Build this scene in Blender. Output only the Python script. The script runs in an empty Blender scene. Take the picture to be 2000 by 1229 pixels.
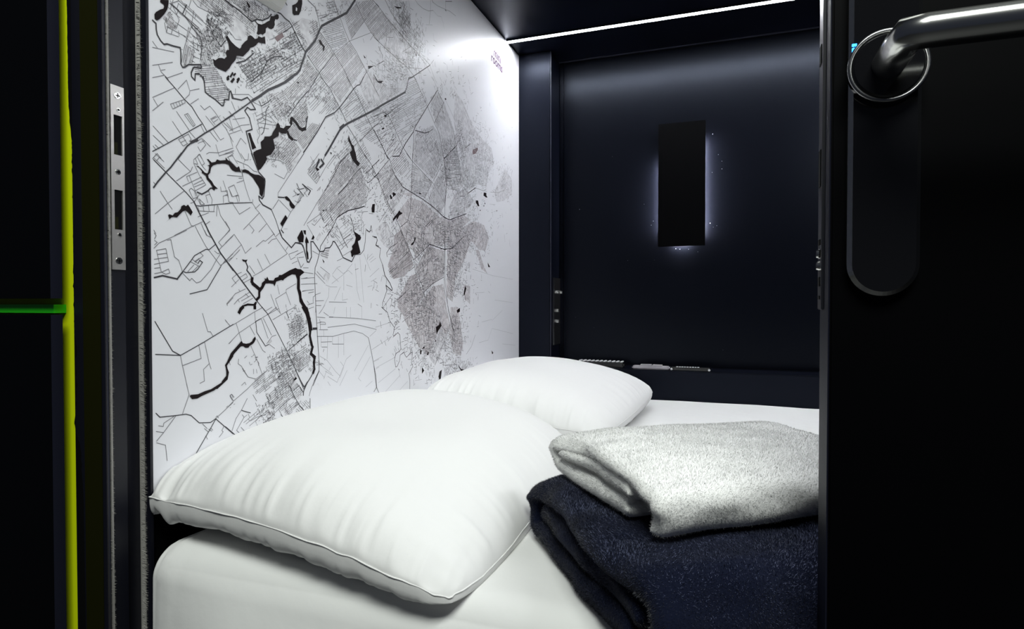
import bpy, bmesh, math, random
import numpy as np
from mathutils import Vector, Matrix
from mathutils.geometry import tessellate_polygon

random.seed(7)
rng = np.random.default_rng(7)
sc = bpy.context.scene
COL = sc.collection

# ------------------------------------------------------------------ camera
CZ = 0.82                      # camera height above the corridor floor
YAW = math.radians(19.8)       # looking towards the left wall
PITCH = math.radians(-1.0)
FPX = 1202.0
cam_d = bpy.data.cameras.new('camera')
cam_d.sensor_width = 36.0
cam_d.lens = 36.0 * FPX / 2000.0
cam_d.clip_start = 0.02
cam = bpy.data.objects.new('camera', cam_d)
COL.objects.link(cam)
cam.location = (0, 0, CZ)
cam.rotation_euler = (math.radians(90) + PITCH, 0, YAW)
sc.camera = cam

# ------------------------------------------------------------------ view, world, lights
sc.view_settings.view_transform = 'Standard'
sc.view_settings.look = 'None'
sc.view_settings.exposure = 0.62
sc.view_settings.gamma = 1.0
sc.view_settings.use_curve_mapping = False
sc.cycles.use_denoising = True
sc.cycles.max_bounces = 8
sc.cycles.sample_clamp_indirect = 4.0

w = bpy.data.worlds.new('world')
sc.world = w
w.use_nodes = True
w.node_tree.nodes['Background'].inputs[0].default_value = (0.6, 0.7, 1.0, 1)
w.node_tree.nodes['Background'].inputs[1].default_value = 0.022


def area(name, loc, target, sx, sy, power, color):
    d = bpy.data.lights.new(name, 'AREA')
    d.shape = 'RECTANGLE'
    d.size, d.size_y = sx, sy
    d.energy = power
    d.color = color
    o = bpy.data.objects.new(name, d)
    COL.objects.link(o)
    o.location = loc
    o.rotation_euler = (Vector(target) - Vector(loc)).to_track_quat('-Z', 'Y').to_euler()
    return o


# corridor ceiling lamp behind the photographer
area('corridor_light', (0.35, -0.85, 2.95), (-0.2, 0.75, 0.6), 1.4, 0.8, 47.0, (0.95, 1.0, 0.94))
# added fill over the right half of the bed, unseen behind the near door
area('cabin_fill', (0.72, 0.88, CZ + 0.885), (0.5, 0.95, 0.4), 0.9, 0.10, 7.0, (0.94, 0.97, 1.0))
LED_STRENGTH = 95.0

# ------------------------------------------------------------------ pixel -> place
FWD = Vector((-math.sin(YAW) * math.cos(PITCH), math.cos(YAW) * math.cos(PITCH), math.sin(PITCH)))
RGT = Vector((math.cos(YAW), math.sin(YAW), 0))
UPV = RGT.cross(FWD)


def at(px, py, axis, val):
    d = FWD + RGT * ((px - 1000) / FPX) + UPV * ((614.5 - py) / FPX)
    k = {'x': 0, 'y': 1, 'z': 2}[axis]
    o = Vector((0, 0, CZ))
    t = (val - o[k]) / d[k]
    return o + d * t


# ------------------------------------------------------------------ noise helpers
_tab = rng.random(4096)


def _h(ix, iy, iz=0):
    return _tab[(ix * 1619 + iy * 31337 + iz * 6971) & 4095]


def vnoise(x, y, z=0.0):
    x, y, z = np.broadcast_arrays(np.asarray(x, float), np.asarray(y, float), np.asarray(z, float))
    ix, iy, iz = np.floor(x).astype(int), np.floor(y).astype(int), np.floor(z).astype(int)
    fx, fy, fz = x - ix, y - iy, z - iz
    fx, fy, fz = [f * f * (3 - 2 * f) for f in (fx, fy, fz)]
    r = 0
    for dx in (0, 1):
        for dy in (0, 1):
            for dz in (0, 1):
                wgt = (fx if dx else 1 - fx) * (fy if dy else 1 - fy) * (fz if dz else 1 - fz)
                r = r + wgt * _h(ix + dx, iy + dy, iz + dz)
    return r * 2 - 1


# ------------------------------------------------------------------ materials
MATS = {}


def mat(name, col, rough=0.5, metal=0.0, spec=0.5, sheen=0.0, coat=0.0, bump=None, emit=None, var=None, tint=None):
    m = bpy.data.materials.new(name)
    m.use_nodes = True
    nt = m.node_tree
    b = nt.nodes['Principled BSDF']
    b.inputs['Base Color'].default_value = (*col, 1)
    b.inputs['Roughness'].default_value = rough
    b.inputs['Metallic'].default_value = metal
    if tint:
        b.inputs['Specular Tint'].default_value = (*tint, 1)
    b.inputs['Specular IOR Level'].default_value = spec
    b.inputs['Sheen Weight'].default_value = sheen
    b.inputs['Sheen Roughness'].default_value = 0.5
    b.inputs['Coat Weight'].default_value = coat
    b.inputs['Coat Roughness'].default_value = 0.25
    if emit:
        b.inputs['Emission Color'].default_value = (*emit[0], 1)
        b.inputs['Emission Strength'].default_value = emit[1]
    tc = nt.nodes.new('ShaderNodeTexCoord')
    if bump:
        n = nt.nodes.new('ShaderNodeTexNoise')
        n.inputs['Scale'].default_value = bump[0]
        n.inputs['Detail'].default_value = 4
        mp = nt.nodes.new('ShaderNodeMapping')
        if len(bump) > 3:
            mp.inputs['Scale'].default_value = bump[3]
        nt.links.new(tc.outputs['Object'], mp.inputs[0])
        nt.links.new(mp.outputs[0], n.inputs['Vector'])
        bp = nt.nodes.new('ShaderNodeBump')
        bp.inputs['Strength'].default_value = bump[1]
        bp.inputs['Distance'].default_value = bump[2]
        nt.links.new(n.outputs['Fac'], bp.inputs['Height'])
        nt.links.new(bp.outputs[0], b.inputs['Normal'])
    if var:
        n = nt.nodes.new('ShaderNodeTexNoise')
        n.inputs['Scale'].default_value = var[0]
        n.inputs['Detail'].default_value = 5
        nt.links.new(tc.outputs['Object'], n.inputs['Vector'])
        r = nt.nodes.new('ShaderNodeValToRGB')
        r.color_ramp.elements[0].position = var[2]
        r.color_ramp.elements[1].position = var[3]
        r.color_ramp.elements[0].color = (*col, 1)
        r.color_ramp.elements[1].color = (*var[1], 1)
        nt.links.new(n.outputs['Fac'], r.inputs[0])
        nt.links.new(r.outputs[0], b.inputs['Base Color'])
    MATS[name] = m
    return m


M_paper = mat('white_wall_print', (0.80, 0.80, 0.84), 0.38, spec=0.32)
M_ink = mat('black_ink', (0.012, 0.008, 0.009), 0.45, spec=0.12)
M_road = mat('dark_grey_ink', (0.05, 0.048, 0.055), 0.4, spec=0.2)
M_street = mat('grey_ink', (0.17, 0.165, 0.18), 0.4)
M_faint = mat('pale_grey_ink', (0.42, 0.42, 0.45), 0.4)
M_haze = mat('grey_block_ink', (0.77, 0.765, 0.80), 0.38, var=(110.0, (0.56, 0.545, 0.58), 0.38, 0.70))
M_mauve = mat('mauve_block_ink', (0.74, 0.715, 0.745), 0.38, var=(110.0, (0.56, 0.515, 0.54), 0.36, 0.66))
M_brown = mat('brown_block_ink', (0.22, 0.15, 0.16), 0.4)
M_logo = mat('purple_ink', (0.11, 0.035, 0.12), 0.4)
M_black = mat('black_laminate', (0.002, 0.0026, 0.0062), 0.34, spec=0.22, tint=(.7, .78, 1.0), bump=(900.0, 0.05, 0.001))
M_blackd = mat('black_door_laminate', (0.002, 0.0024, 0.0045), 0.30, spec=0.19, tint=(.72, .8, 1.0), bump=(700.0, 0.06, 0.001))
M_frame = mat('black_metal_frame', (0.006, 0.0065, 0.012), 0.38, spec=0.4)
M_frameedge = mat('grey_edge', (0.028, 0.03, 0.048), 0.45, spec=0.3)  # flat grey, paler than the frame
M_groove = mat('dark_rubber', (0.003, 0.003, 0.0035), 0.7, spec=0.1)
M_olive = mat('dark_olive', (0.010, 0.0105, 0.0008), 0.5, spec=0.12)  # colour of the frame's painted reflection, also of the pocket liner
M_lime = mat('lime_paint', (0.72, 0.85, 0.004), 0.5, spec=0.2)
M_green = mat('green_plastic', (0.02, 0.62, 0.01), 0.4)
M_lock = mat('black_locker_steel', (0.0012, 0.0014, 0.0022), 0.5, spec=0.1, bump=(300.0, 0.06, 0.001))
M_lockedge = mat('locker_steel_edge', (0.010, 0.011, 0.021), 0.5, spec=0.1, bump=(400.0, 0.1, 0.001))
M_steel = mat('brushed_steel', (0.60, 0.58, 0.56), 0.34, metal=0.85, bump=(500.0, 0.06, 0.0005, (1, 1, 0.04)))
M_steeld = mat('dark_brushed_steel', (0.30, 0.30, 0.31), 0.28, metal=1.0)
M_chrome = mat('satin_chrome', (0.66, 0.66, 0.64), 0.2, metal=1.0)
M_matteb = mat('matte_black_cover', (0.0012, 0.0012, 0.0015), 0.6, spec=0.03)
M_neard = mat('black_near_door', (0.0008, 0.0008, 0.0013), 0.5, spec=0.06)
M_glossb = mat('gloss_black', (0.006, 0.006, 0.007), 0.12, spec=0.6)
M_brush = mat('grey_brush_fibre', (0.34, 0.33, 0.31), 0.9, spec=0.1)
M_sheet = mat('white_cotton_sheet', (0.80, 0.80, 0.79), 0.75, spec=0.2, sheen=0.15, bump=(26.0, 0.16, 0.006))
M_pillow = mat('white_cotton_pillowcase', (0.82, 0.815, 0.81), 0.72, spec=0.2, sheen=0.15, bump=(45.0, 0.13, 0.004))
M_towel = mat('white_terry', (0.88, 0.88, 0.865), 0.95, spec=0.05, sheen=0.3, bump=(420.0, 0.25, 0.002))
M_towelf = mat('white_terry_pile', (0.94, 0.94, 0.93), 0.95, spec=0.02)
M_blanket = mat('navy_fleece', (0.006, 0.008, 0.02), 0.95, spec=0.03, sheen=0.05, bump=(420.0, 0.7, 0.002))
M_blanketf = mat('navy_fleece_pile', (0.0045, 0.006, 0.017), 0.6, spec=0.12, sheen=0.12, var=(13.0, (0.085, 0.098, 0.175), 0.43, 0.60))  # paler patches are nap highlights put into the pile colour
M_led = mat('led_diffuser', (1, 1, 1), 0.4, emit=((0.93, 0.96, 1.0), LED_STRENGTH))
M_backled = mat('backlight_led', (1, 1, 1), 0.4, emit=((1.0, 0.97, 0.9), 420.0))
M_whitebox = mat('white_plastic', (0.72, 0.72, 0.69), 0.4)
M_grey = mat('grey_plastic', (0.42, 0.40, 0.43), 0.4)
M_button = mat('pale_rubber', (0.8, 0.8, 0.82), 0.5)
M_scuff = mat('pale_scuff', (0.35, 0.38, 0.40), 0.6)
M_floor = mat('dark_floor', (0.02, 0.02, 0.022), 0.6, bump=(80.0, 0.2, 0.002))


# ------------------------------------------------------------------ object helpers
def new_obj(name, mesh, m, parent=None):
    o = bpy.data.objects.new(name, mesh)
    COL.objects.link(o)
    for mm in (m if isinstance(m, (list, tuple)) else [m]):
        mesh.materials.append(mm)
    if parent:
        o.parent = parent
        o.matrix_parent_inverse = Matrix.Translation(parent.location).inverted()
    return o


def from_bm(name, bm, m, parent=None, smooth=False):
    me = bpy.data.meshes.new(name)
    bmesh.ops.recalc_face_normals(bm, faces=bm.faces)
    if smooth:
        for f in bm.faces:
            f.smooth = True
    bm.to_mesh(me)
    bm.free()
    return new_obj(name, me, m, parent)


def from_arrays(name, V, F, m, parent=None, smooth=True, mi=None):
    me = bpy.data.meshes.new(name)
    me.from_pydata([tuple(v) for v in V], [], [tuple(int(i) for i in f) for f in F])
    me.update()
    if mi is not None:
        me.polygons.foreach_set('material_index', np.asarray(mi, dtype=np.int32))
    if smooth:
        me.polygons.foreach_set('use_smooth', np.ones(len(me.polygons), dtype=bool))
    return new_obj(name, me, m, parent)


def tag(o, label, cat, group=None):
    o['label'] = label
    o['category'] = cat
    if group:
        o['group'] = group
    return o


def structure(o, label=None):
    o['kind'] = 'structure'
    if label:
        o['label'] = label
    return o


def empty(name, loc):
    o = bpy.data.objects.new(name, None)
    o.location = loc
    o.empty_display_size = 0.05
    COL.objects.link(o)
    return o


def bx(bm, x0, x1, y0, y1, z0, z1, bev=0.0, mi=0):
    r = bmesh.ops.create_cube(bm, size=1.0)
    vs = r['verts']
    for v in vs:
        v.co = Vector((x0 + (v.co.x + .5) * (x1 - x0), y0 + (v.co.y + .5) * (y1 - y0), z0 + (v.co.z + .5) * (z1 - z0)))
    fs = set(f for v in vs for f in v.link_faces)
    for f in fs:
        f.material_index = mi
    if bev > 0:
        es = list(set(e for v in vs for e in v.link_edges))
        bmesh.ops.bevel(bm, geom=es, offset=bev, segments=2, affect='EDGES')


def box(name, x0, x1, y0, y1, z0, z1, m, parent=None, bev=0.0):
    bm = bmesh.new()
    bx(bm, x0, x1, y0, y1, z0, z1, bev)
    return from_bm(name, bm, m, parent)


def cyl(bm, p0, p1, r0, r1=None, seg=32, mi=0):
    p0, p1 = Vector(p0), Vector(p1)
    r1 = r0 if r1 is None else r1
    d = p1 - p0
    q = d.to_track_quat('Z', 'Y').to_matrix().to_4x4()
    n0 = set(bm.faces)
    bmesh.ops.create_cone(bm, cap_ends=True, segments=seg, radius1=r0, radius2=r1, depth=d.length,
                          matrix=Matrix.Translation((p0 + p1) / 2) @ q)
    for f in set(bm.faces) - n0:
        f.material_index = mi


def prism(bm, pts, z0, z1, mi=0):
    """plan outline extruded vertically"""
    a = [bm.verts.new((x, y, z0)) for x, y in pts]
    b = [bm.verts.new((x, y, z1)) for x, y in pts]
    n = len(pts)
    fs = [bm.faces.new(a), bm.faces.new(b)]
    for i in range(n):
        fs.append(bm.faces.new((a[i], a[(i + 1) % n], b[(i + 1) % n], b[i])))
    for f in fs:
        f.material_index = mi


def tube(name, pts, r, m, parent=None, seg=10):
    pts = [Vector(p) for p in pts]
    V, F = [], []
    up = Vector((0, 0, 1))
    for i, p in enumerate(pts):
        t = (pts[min(i + 1, len(pts) - 1)] - pts[max(i - 1, 0)]).normalized()
        a = t.cross(up)
        if a.length < 1e-3:
            a = t.cross(Vector((1, 0, 0)))
        a.normalize()
        b = a.cross(t)
        rr = r[i] if hasattr(r, '__len__') else r
        for k in range(seg):
            th = 2 * math.pi * k / seg
            V.append(p + a * math.cos(th) * rr + b * math.sin(th) * rr)
    for i in range(len(pts) - 1):
        for k in range(seg):
            F.append((i * seg + k, i * seg + (k + 1) % seg, (i + 1) * seg + (k + 1) % seg, (i + 1) * seg + k))
    F.append(tuple(range(seg - 1, -1, -1)))
    F.append(tuple((len(pts) - 1) * seg + k for k in range(seg)))
    return from_arrays(name, V, F, m, parent)


# ------------------------------------------------------------------ room dimensions
XL = -0.73          # printed wall
YW = 0.609
YB = 2.10           # back wall plane
ZC = CZ + 0.893     # ceiling
ZM = CZ - 0.310     # mattress top
XR = 1.30

# ================================================================== STRUCTURE
structure(box('floor', -2.2, 2.2, -1.6, 2.6, -0.05, 0.0, M_floor))

bm = bmesh.new()
bx(bm, XL - 0.03, XR, 0.57, 2.34, ZC, ZC + 0.04)
structure(from_bm('ceiling', bm, M_black))
structure(box('wall_right', XR, XR + 0.03, 0.57, 2.34, 0.0, ZC + 0.04, M_black))

# back wall: left post, bottom rail, right part; the back door stands in the rebate behind it
XP = at(1075, 400, 'y', YB).x
YD = 2.215
ZS = at(1300, 724, 'y', YB).z
bm = bmesh.new()
bx(bm, XL - 0.03, XP, YB, 2.34, 0.0, ZC - 0.0015, 0.0025)
bx(bm, XP, XR, YB, 2.34, 0.0, ZS, 0.003)
bx(bm, 0.62, XR, YB, 2.34, ZS, ZC - 0.0015, 0.002)
structure(from_bm('wall_back', bm, M_black))
# thin pale bead where the post meets the rebate
bm = bmesh.new()
bx(bm, XP - 0.0005, XP + 0.002, YB + 0.001, YB + 0.004, ZS, ZC - 0.003)
bx(bm, XP + 0.0005, 0.62, YD - 0.008, YD - 0.004, ZC - 0.006, ZC - 0.002)
structure(from_bm('trim_1', bm, M_frameedge))

# back door
d1 = structure(empty('door_1', (0, YD, ZS)))
xd0 = at(1101, 400, 'y', YD).x
bm = bmesh.new()
bx(bm, XP + 0.002, xd0 - 0.0015, YD + 0.004, YD + 0.03, ZS + 0.002, ZC - 0.002)
bx(bm, xd0, 0.618, YD, YD + 0.04, ZS + 0.003, ZC - 0.006, 0.0015)
from_bm('door_leaf', bm, M_blackd, d1)
bm = bmesh.new()
for px, py, r in ((1132, 409, 2.0), (1392, 262, 2.6), (1403, 302, 1.4), (1410, 315, 1.4), (1410, 330, 1.6), (1391, 337, 1.0),
                  (1387, 436, 1.8), (1393, 444, 1.0), (1400, 441, 1.2), (1276, 432, 1.3), (1272, 440, 1.2), (1258, 399, 1.0),
                  (1320, 486, 1.6), (1328, 487, 1.2), (1345, 487, 1.0), (1363, 492, 1.3), (1226, 509, 1.2), (1124, 620, 1.0),
                  (1090, 186, 1.8), (1412, 684, 1.0), (1196, 306, 1.0), (1300, 247, 1.1), (1278, 508, .9), (1160, 640, .8)):
    p = at(px, py, 'y', YD)
    rr = r * 0.0006
    bmesh.ops.create_icosphere(bm, subdivisions=1, radius=rr, matrix=Matrix.Translation((p.x, YD - rr * .3, p.z)) @ Matrix.Diagonal((1, .5, 1.5, 1)))
from_bm('paint_chips', bm, M_scuff, d1)

# lock case on the side of the left post
lk = empty('lock_keep', (XP, 2.15, CZ - 0.1))
lk.parent = d1
lk.matrix_parent_inverse = Matrix.Translation(d1.location).inverted()
zt, zb = at(1085, 543, 'x', XP).z, at(1085, 673, 'x', XP).z
y0, y1 = at(1080, 600, 'x', XP).y, at(1096, 600, 'x', XP).y
bm = bmesh.new()
bx(bm, XP, XP + 0.004, y0, y1, zb, zt, 0.001)
ob = from_bm('keep_plate', bm, M_steeld, lk)
ob.matrix_parent_inverse = Matrix.Identity(4)
ob.parent = d1
ob.matrix_parent_inverse = Matrix.Translation(d1.location).inverted()
bpy.data.objects.remove(lk)
kp = ob
bm = bmesh.new()
for py, n in ((571, 2), (607, 1), (628, 1)):
    for k in range(n):
        z = at(1085, py, 'x', XP).z
        yy = y0 + (y1 - y0) * (0.35 + 0.42 * k)
        cyl(bm, (XP + 0.003, yy, z), (XP + 0.012, yy, z), 0.007, 0.006, 16)
for py in (630, 650):
    z = at(1085, py, 'x', XP).z
    bx(bm, XP + 0.003, XP + 0.007, y1 - 0.022, y1 - 0.012, z - 0.009, z + 0.009)
from_bm('latch_screws', bm, M_chrome, kp).matrix_parent_inverse = Matrix.Identity(4)

# ------------------------------------------------------------------ printed wall
V, F, MI = [], [], []


def wpt(px, py):
    p = at(px, py, 'x', XL)
    return np.array((p.y, p.z))


def add_poly(pts, mi, off):
    """pts in wall coordinates (y, z)"""
    base = len(V)
    for p in pts:
        V.append((XL + off, p[0], p[1]))
    for t in tessellate_polygon([[Vector((p[0], p[1], 0)) for p in pts]]):
        F.append((base + t[0], base + t[1], base + t[2]))
        MI.append(mi)


def add_seg(a, b, w, mi, off):
    d = b - a
    L = np.hypot(*d)
    if L < 1e-6:
        return
    n = np.array((-d[1], d[0])) / L * w / 2
    e = d / L * w * 0.35
    base = len(V)
    for p in (a - e - n, b + e - n, b + e + n, a - e + n):
        V.append((XL + off, p[0], p[1]))
    F.append((base, base + 1, base + 2, base + 3))
    MI.append(mi)


MAT_I = {'ink': 1, 'road': 2, 'street': 3, 'faint': 4, 'haze': 5, 'mauve': 6, 'brown': 7, 'logo': 8, 'paper': 0}
WIDTHS = {'t': (0.0007, 'faint', 0.00022), 'a': (0.00085, 'street', 0.0003), 'b': (0.00125, 'road', 0.0004),
          'c': (0.0021, 'road', 0.00045), 'd': (0.0042, 'road', 0.0005), 'e': (0.0058, 'ink', 0.00055), 'f': (0.010, 'ink', 0.00055)}


def tile(ox, oy, s, data):
    for item in data.split(';'):
        item = item.strip()
        if not item:
            continue
        k, rest = item[0], item[1:]
        nums = [float(q) for q in rest.replace(',', ' ').split()]
        pts = [wpt(ox + nums[i] / s, oy + nums[i + 1] / s) for i in range(0, len(nums) - 1, 2)]
        if k == 'P':
            add_poly(pts, 1, 0.0006 + random.random() * 0.00015)
        elif k == 'W':
            add_poly(pts, 0, 0.0009)
        elif k == 'H':
            add_poly(pts, 5, 0.00012)
        elif k == 'M':
            add_poly(pts, 6, 0.00015)
        elif k == 'B':
            add_poly(pts, 7, 0.0002)
        else:
            wd, mm, off = WIDTHS[k]
            for a, b in zip(pts[:-1], pts[1:]):
                add_seg(a, b, wd, MAT_I[mm], off + random.random() * 0.00004)


S = 1229 / 160
tile(295, 0, S, '''
P165 0 260 0 258 60 240 140 190 220 120 290 85 308 50 285 45 215 70 180 130 145 180 130 190 100 180 50;
c20 305 70 350 75 440 90 520 140 610 190 665 240 660 330 690 435 715 445 800 445 960 470 1010 500 1010 560 970 640 972 740 970 755 1010 740 1020 650 1010 630 1020 600 1090 605 1150 655 1205 660 1110 720 1110 760 1150 800 1229;
a20 710 110 730 340 780;a20 620 90 715;a20 980 320 935;a110 975 150 1080 240 1170 275 1229;a20 1165 190 1130;a240 1170 470 1090;a150 1055 210 1045;
b280 50 480 220 600 350 760 510;a310 50 430 200 520 270 610 400 750 600;a200 340 230 490 410 550;a230 400 310 440 520 550;b530 70 470 210;a300 50 420 10;
a400 0 620 190 900 430;c1100 0 1229 105;a620 0 700 100 880 190 1130 270 1229 330;b840 290 920 500 1045 700 1110 610;a870 350 900 440;a360 330 540 460;a470 210 720 420;
a620 540 740 600;a600 620 740 690;a580 680 720 760;a630 600 640 740;a690 640 700 760;a640 850 720 880;a420 300 380 420;a640 160 600 400 500 700 450 960;a250 380 230 490;a320 440 300 510;a410 460 420 540;
b600 400 740 560 760 700 740 900;a280 0 420 300;a440 0 560 140;a830 0 1040 230;a900 180 1229 230''')
tile(440, 0, S, '''
P-189 890 -154 905 -104 870 -54 870 -19 885 16 850 1 790 16 755 51 750 48 700 36 620 -4 560 26 535 80 620 150 690 210 730 230 715 240 680 290 625 325 600 335 545 375 530 400 545 440 585 480 575 490 540 540 565 590 545 600 660 540 645 490 638 455 680 420 705 370 720 355 755 300 810 260 850 200 840 165 840 150 895 120 935 95 960 60 1020 0 1080 -44 1060 -114 1030 -174 980;
P440 320 490 355 540 370 590 350 625 325 660 310 680 240 720 245 750 225 770 210 795 225 800 270 780 295 745 290 735 330 740 370 720 420 690 438 655 430 630 405 605 430 600 490 560 520 520 510 495 525 465 505 480 460 480 410 485 370;
P1150 0 1150 60 1130 160 1100 225 1060 225 1030 230 1005 200 1000 80 1050 60 1080 30 1090 0;W1055 105 1075 130 1070 170 1050 160;
P305 15 330 30 375 100 355 125;
d1075 1100 1000 1150 900 1225;c770 180 830 205 900 280 960 325 1000 390 1030 460 1100 600 1170 740 1200 780;c0 10 200 150 395 325 470 290 560 305 640 270 690 215;c440 310 490 370;
b1000 395 870 490;a1110 310 1000 395;B735 565 850 480 880 550 780 630;
c165 945 290 915 380 840 420 800;b390 1229 540 1090 640 900 720 855 850 845;a60 470 150 590 240 600;a20 540 60 470;b0 0 60 40;
a150 850 290 890;a160 870 240 890;a200 980 340 1170 400 1229;a600 1090 760 1030;a800 1090 920 970;a480 1000 540 1090;
a780 850 880 1000;a660 600 760 560;H620 480 700 470 740 560 660 590 610 540;
P60 1150 100 1080 120 1095 80 1170;P110 1120 145 1090 160 1110 125 1150;P10 1170 40 1130 60 1145 30 1200;P165 1190 200 1160 215 1180 175 1229;P390 755 410 755 410 775 395 778;
H110 1180 150 1120 170 1130 130 1200''')
tile(580, 0, S, '''
d870 0 800 110 740 195 640 250 480 330 370 390 340 440 270 610 130 780 90 900 40 1050 0 1100;
b350 490 480 680 560 810 700 1040 790 1229;b550 0 600 160 640 250 700 420 780 610 890 780 960 920 1040 1070 1110 1210;b880 30 1000 310 1110 490 1229 630;
b150 830 330 1090 410 1229;a780 620 1110 490;a550 810 780 620;b550 810 330 1100 250 1229;a810 590 1000 330 1110 160 1200 60;b160 0 270 110 310 250 340 400;b1130 0 1229 100;
b0 560 60 680 130 780;P320 600 350 600 380 660 415 700 400 760 385 770 385 700 340 660;a480 210 600 180;a370 270 480 210;a390 330 360 270 470 230 490 160 600 180 600 270;
P990 820 1030 870 1010 875;a380 490 430 470;a1150 520 1100 600;P1060 990 1150 990 1070 1040;b960 1229 1040 1080''')
tile(295, 150, S, '''
a20 310 350 165;b210 0 350 160 500 340 610 450 700 600 770 700 830 810;a400 190 530 50 580 210 720 180;a580 220 570 270 510 330;a590 410 710 330;
a740 430 800 495 880 440 950 520 1050 670;a35 330 100 440;a20 510 180 380;a380 520 570 800;a320 670 460 880;b20 1120 190 1030 460 880 760 710;
a290 410 500 340 510 390 325 485 290 410;a330 400 360 470;a370 385 400 455;a410 370 440 440;a450 355 475 420;a500 570 550 550 660 720 630 750 500 570;a530 560 640 730;
a30 740 260 990;a30 880 190 1030;a740 720 800 840;a570 820 660 920;a410 940 560 860 600 940 570 970;a410 940 480 1040 550 1000;a470 890 540 1000;a440 990 520 950;
a930 790 1040 950 1090 920;a880 820 1000 970;a820 590 950 750;a900 630 970 590;a960 720 890 630;a770 930 890 1050;a700 1050 740 1120 820 1020 760 940;
a830 1160 870 1135 1010 1140 1229 1070;a1020 1190 1229 1110;a970 1020 1020 1190;d600 985 690 945;a680 980 760 920;a700 1000 800 960;a660 1229 720 1160 760 1229;
c1229 570 1060 680 940 770 800 850 640 960 540 1040 400 1229;a1060 700 1140 800;a1090 690 1229 820;a1080 600 1110 640;a1150 830 1229 980;a20 1229 90 1150 150 1229;
a30 1040 80 1100;a60 1020 120 1080;c780 0 800 120 810 230 870 280 960 340 1060 435 1085 430 1100 340 1160 345 1175 220 1200 230 1229 310;a1060 80 1120 150 1180 195;
t1160 520 1229 600;t1040 580 1000 620;a910 640 990 600;a940 680 1000 640''')
tile(440, 150, S, '''
c0 340 50 340 60 230 80 215 100 320 240 350 330 310 380 370 450 490 380 495 330 460 290 510 360 620 400 790 310 820 370 1060 420 1229;
d1010 0 900 80 780 140 640 200 500 300 400 360;c400 360 320 420 120 560 0 640;
a110 265 240 265 350 265 420 330;a110 640 290 615;a60 810 240 730 360 715;a60 860 230 800;a20 690 110 800;a0 760 70 900 110 1050;a160 1050 230 920 310 1010;a0 1110 110 1070;
a0 1150 130 1110;a160 1050 250 1229;a430 390 540 440 560 600 530 640 480 640;b500 360 540 440 640 380 680 340;b650 440 610 500 600 700 570 830 540 870;a500 690 750 730;a500 760 650 780;
a480 650 520 870 480 950 490 1000;a560 330 590 420;a620 280 640 370;a540 560 700 620;a560 620 700 680;a630 540 760 700;a680 520 800 660;a130 590 260 840;a60 630 110 790;
a420 330 480 310;a400 370 460 400;a150 180 150 250;a90 370 150 510;a60 520 110 590;a190 440 210 500;t410 560 480 530;t420 570 440 660;
P790 690 760 715 755 760 710 830 690 880 660 895 585 895 575 935 525 980 535 1080 460 1105 415 1135 440 1229 615 1229 610 1195 680 1170 740 1080 735 1030 715 940 800 880 800 825 850 855 910 850 930 800 975 755 995 715 985 690 970 735 905 735 870 775 820 760 815 730;
P335 845 370 840 410 960 460 1065 400 1095 375 980;e985 700 985 640 1000 625 1060 690 1110 770 1150 795 1195 780;c1195 780 1215 700 1229 620;e930 830 960 900 1000 935;c1000 935 1070 955;
a830 860 900 880;b0 180 50 200;b1229 220 1100 370 940 600;a1090 290 950 500;a860 600 1000 460;b1170 1130 1229 1050;
P10 40 50 10 60 40 30 60;P70 70 120 10 140 40 100 95;P160 80 200 20 215 40 180 100;P1060 70 1110 90 1090 105;a380 80 440 20;a360 100 410 200''')
tile(580, 150, S, '''
b350 0 490 170 620 430 710 610 740 680;b760 740 860 900 1040 1229;b1080 0 1180 210 1229 290;b740 0 850 190 930 330 1040 590 1130 770 1229 950;b300 0 180 200 60 330 0 410;
c1000 0 940 120 900 130 850 180 640 460 560 540 430 600 300 830 150 1060 95 1140;d1229 460 1020 570 760 700 700 740 640 800 560 940 470 1100 420 1180;d700 720 640 770;
P770 870 790 930 820 1010 850 1040 860 1090 880 1160 895 1240 825 1240 790 1130 825 1100 800 1020 765 960;
a480 170 610 60;a180 200 150 310 120 370 120 490 160 550 150 620;c-10 700 70 800 130 780 140 690 130 640 160 600;a700 480 800 380 930 330;a640 480 720 630;
a860 1030 910 990;b940 970 1130 770 1229 690;a700 1229 800 1130;a1150 600 1229 570;a1120 550 1229 500;P490 1130 520 1140 510 1170;a560 560 580 640 640 700;a430 620 560 560;
a1140 0 1210 80 1229 60;a270 850 340 700;W170 660 200 660 215 690 195 720 170 700''')
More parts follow.
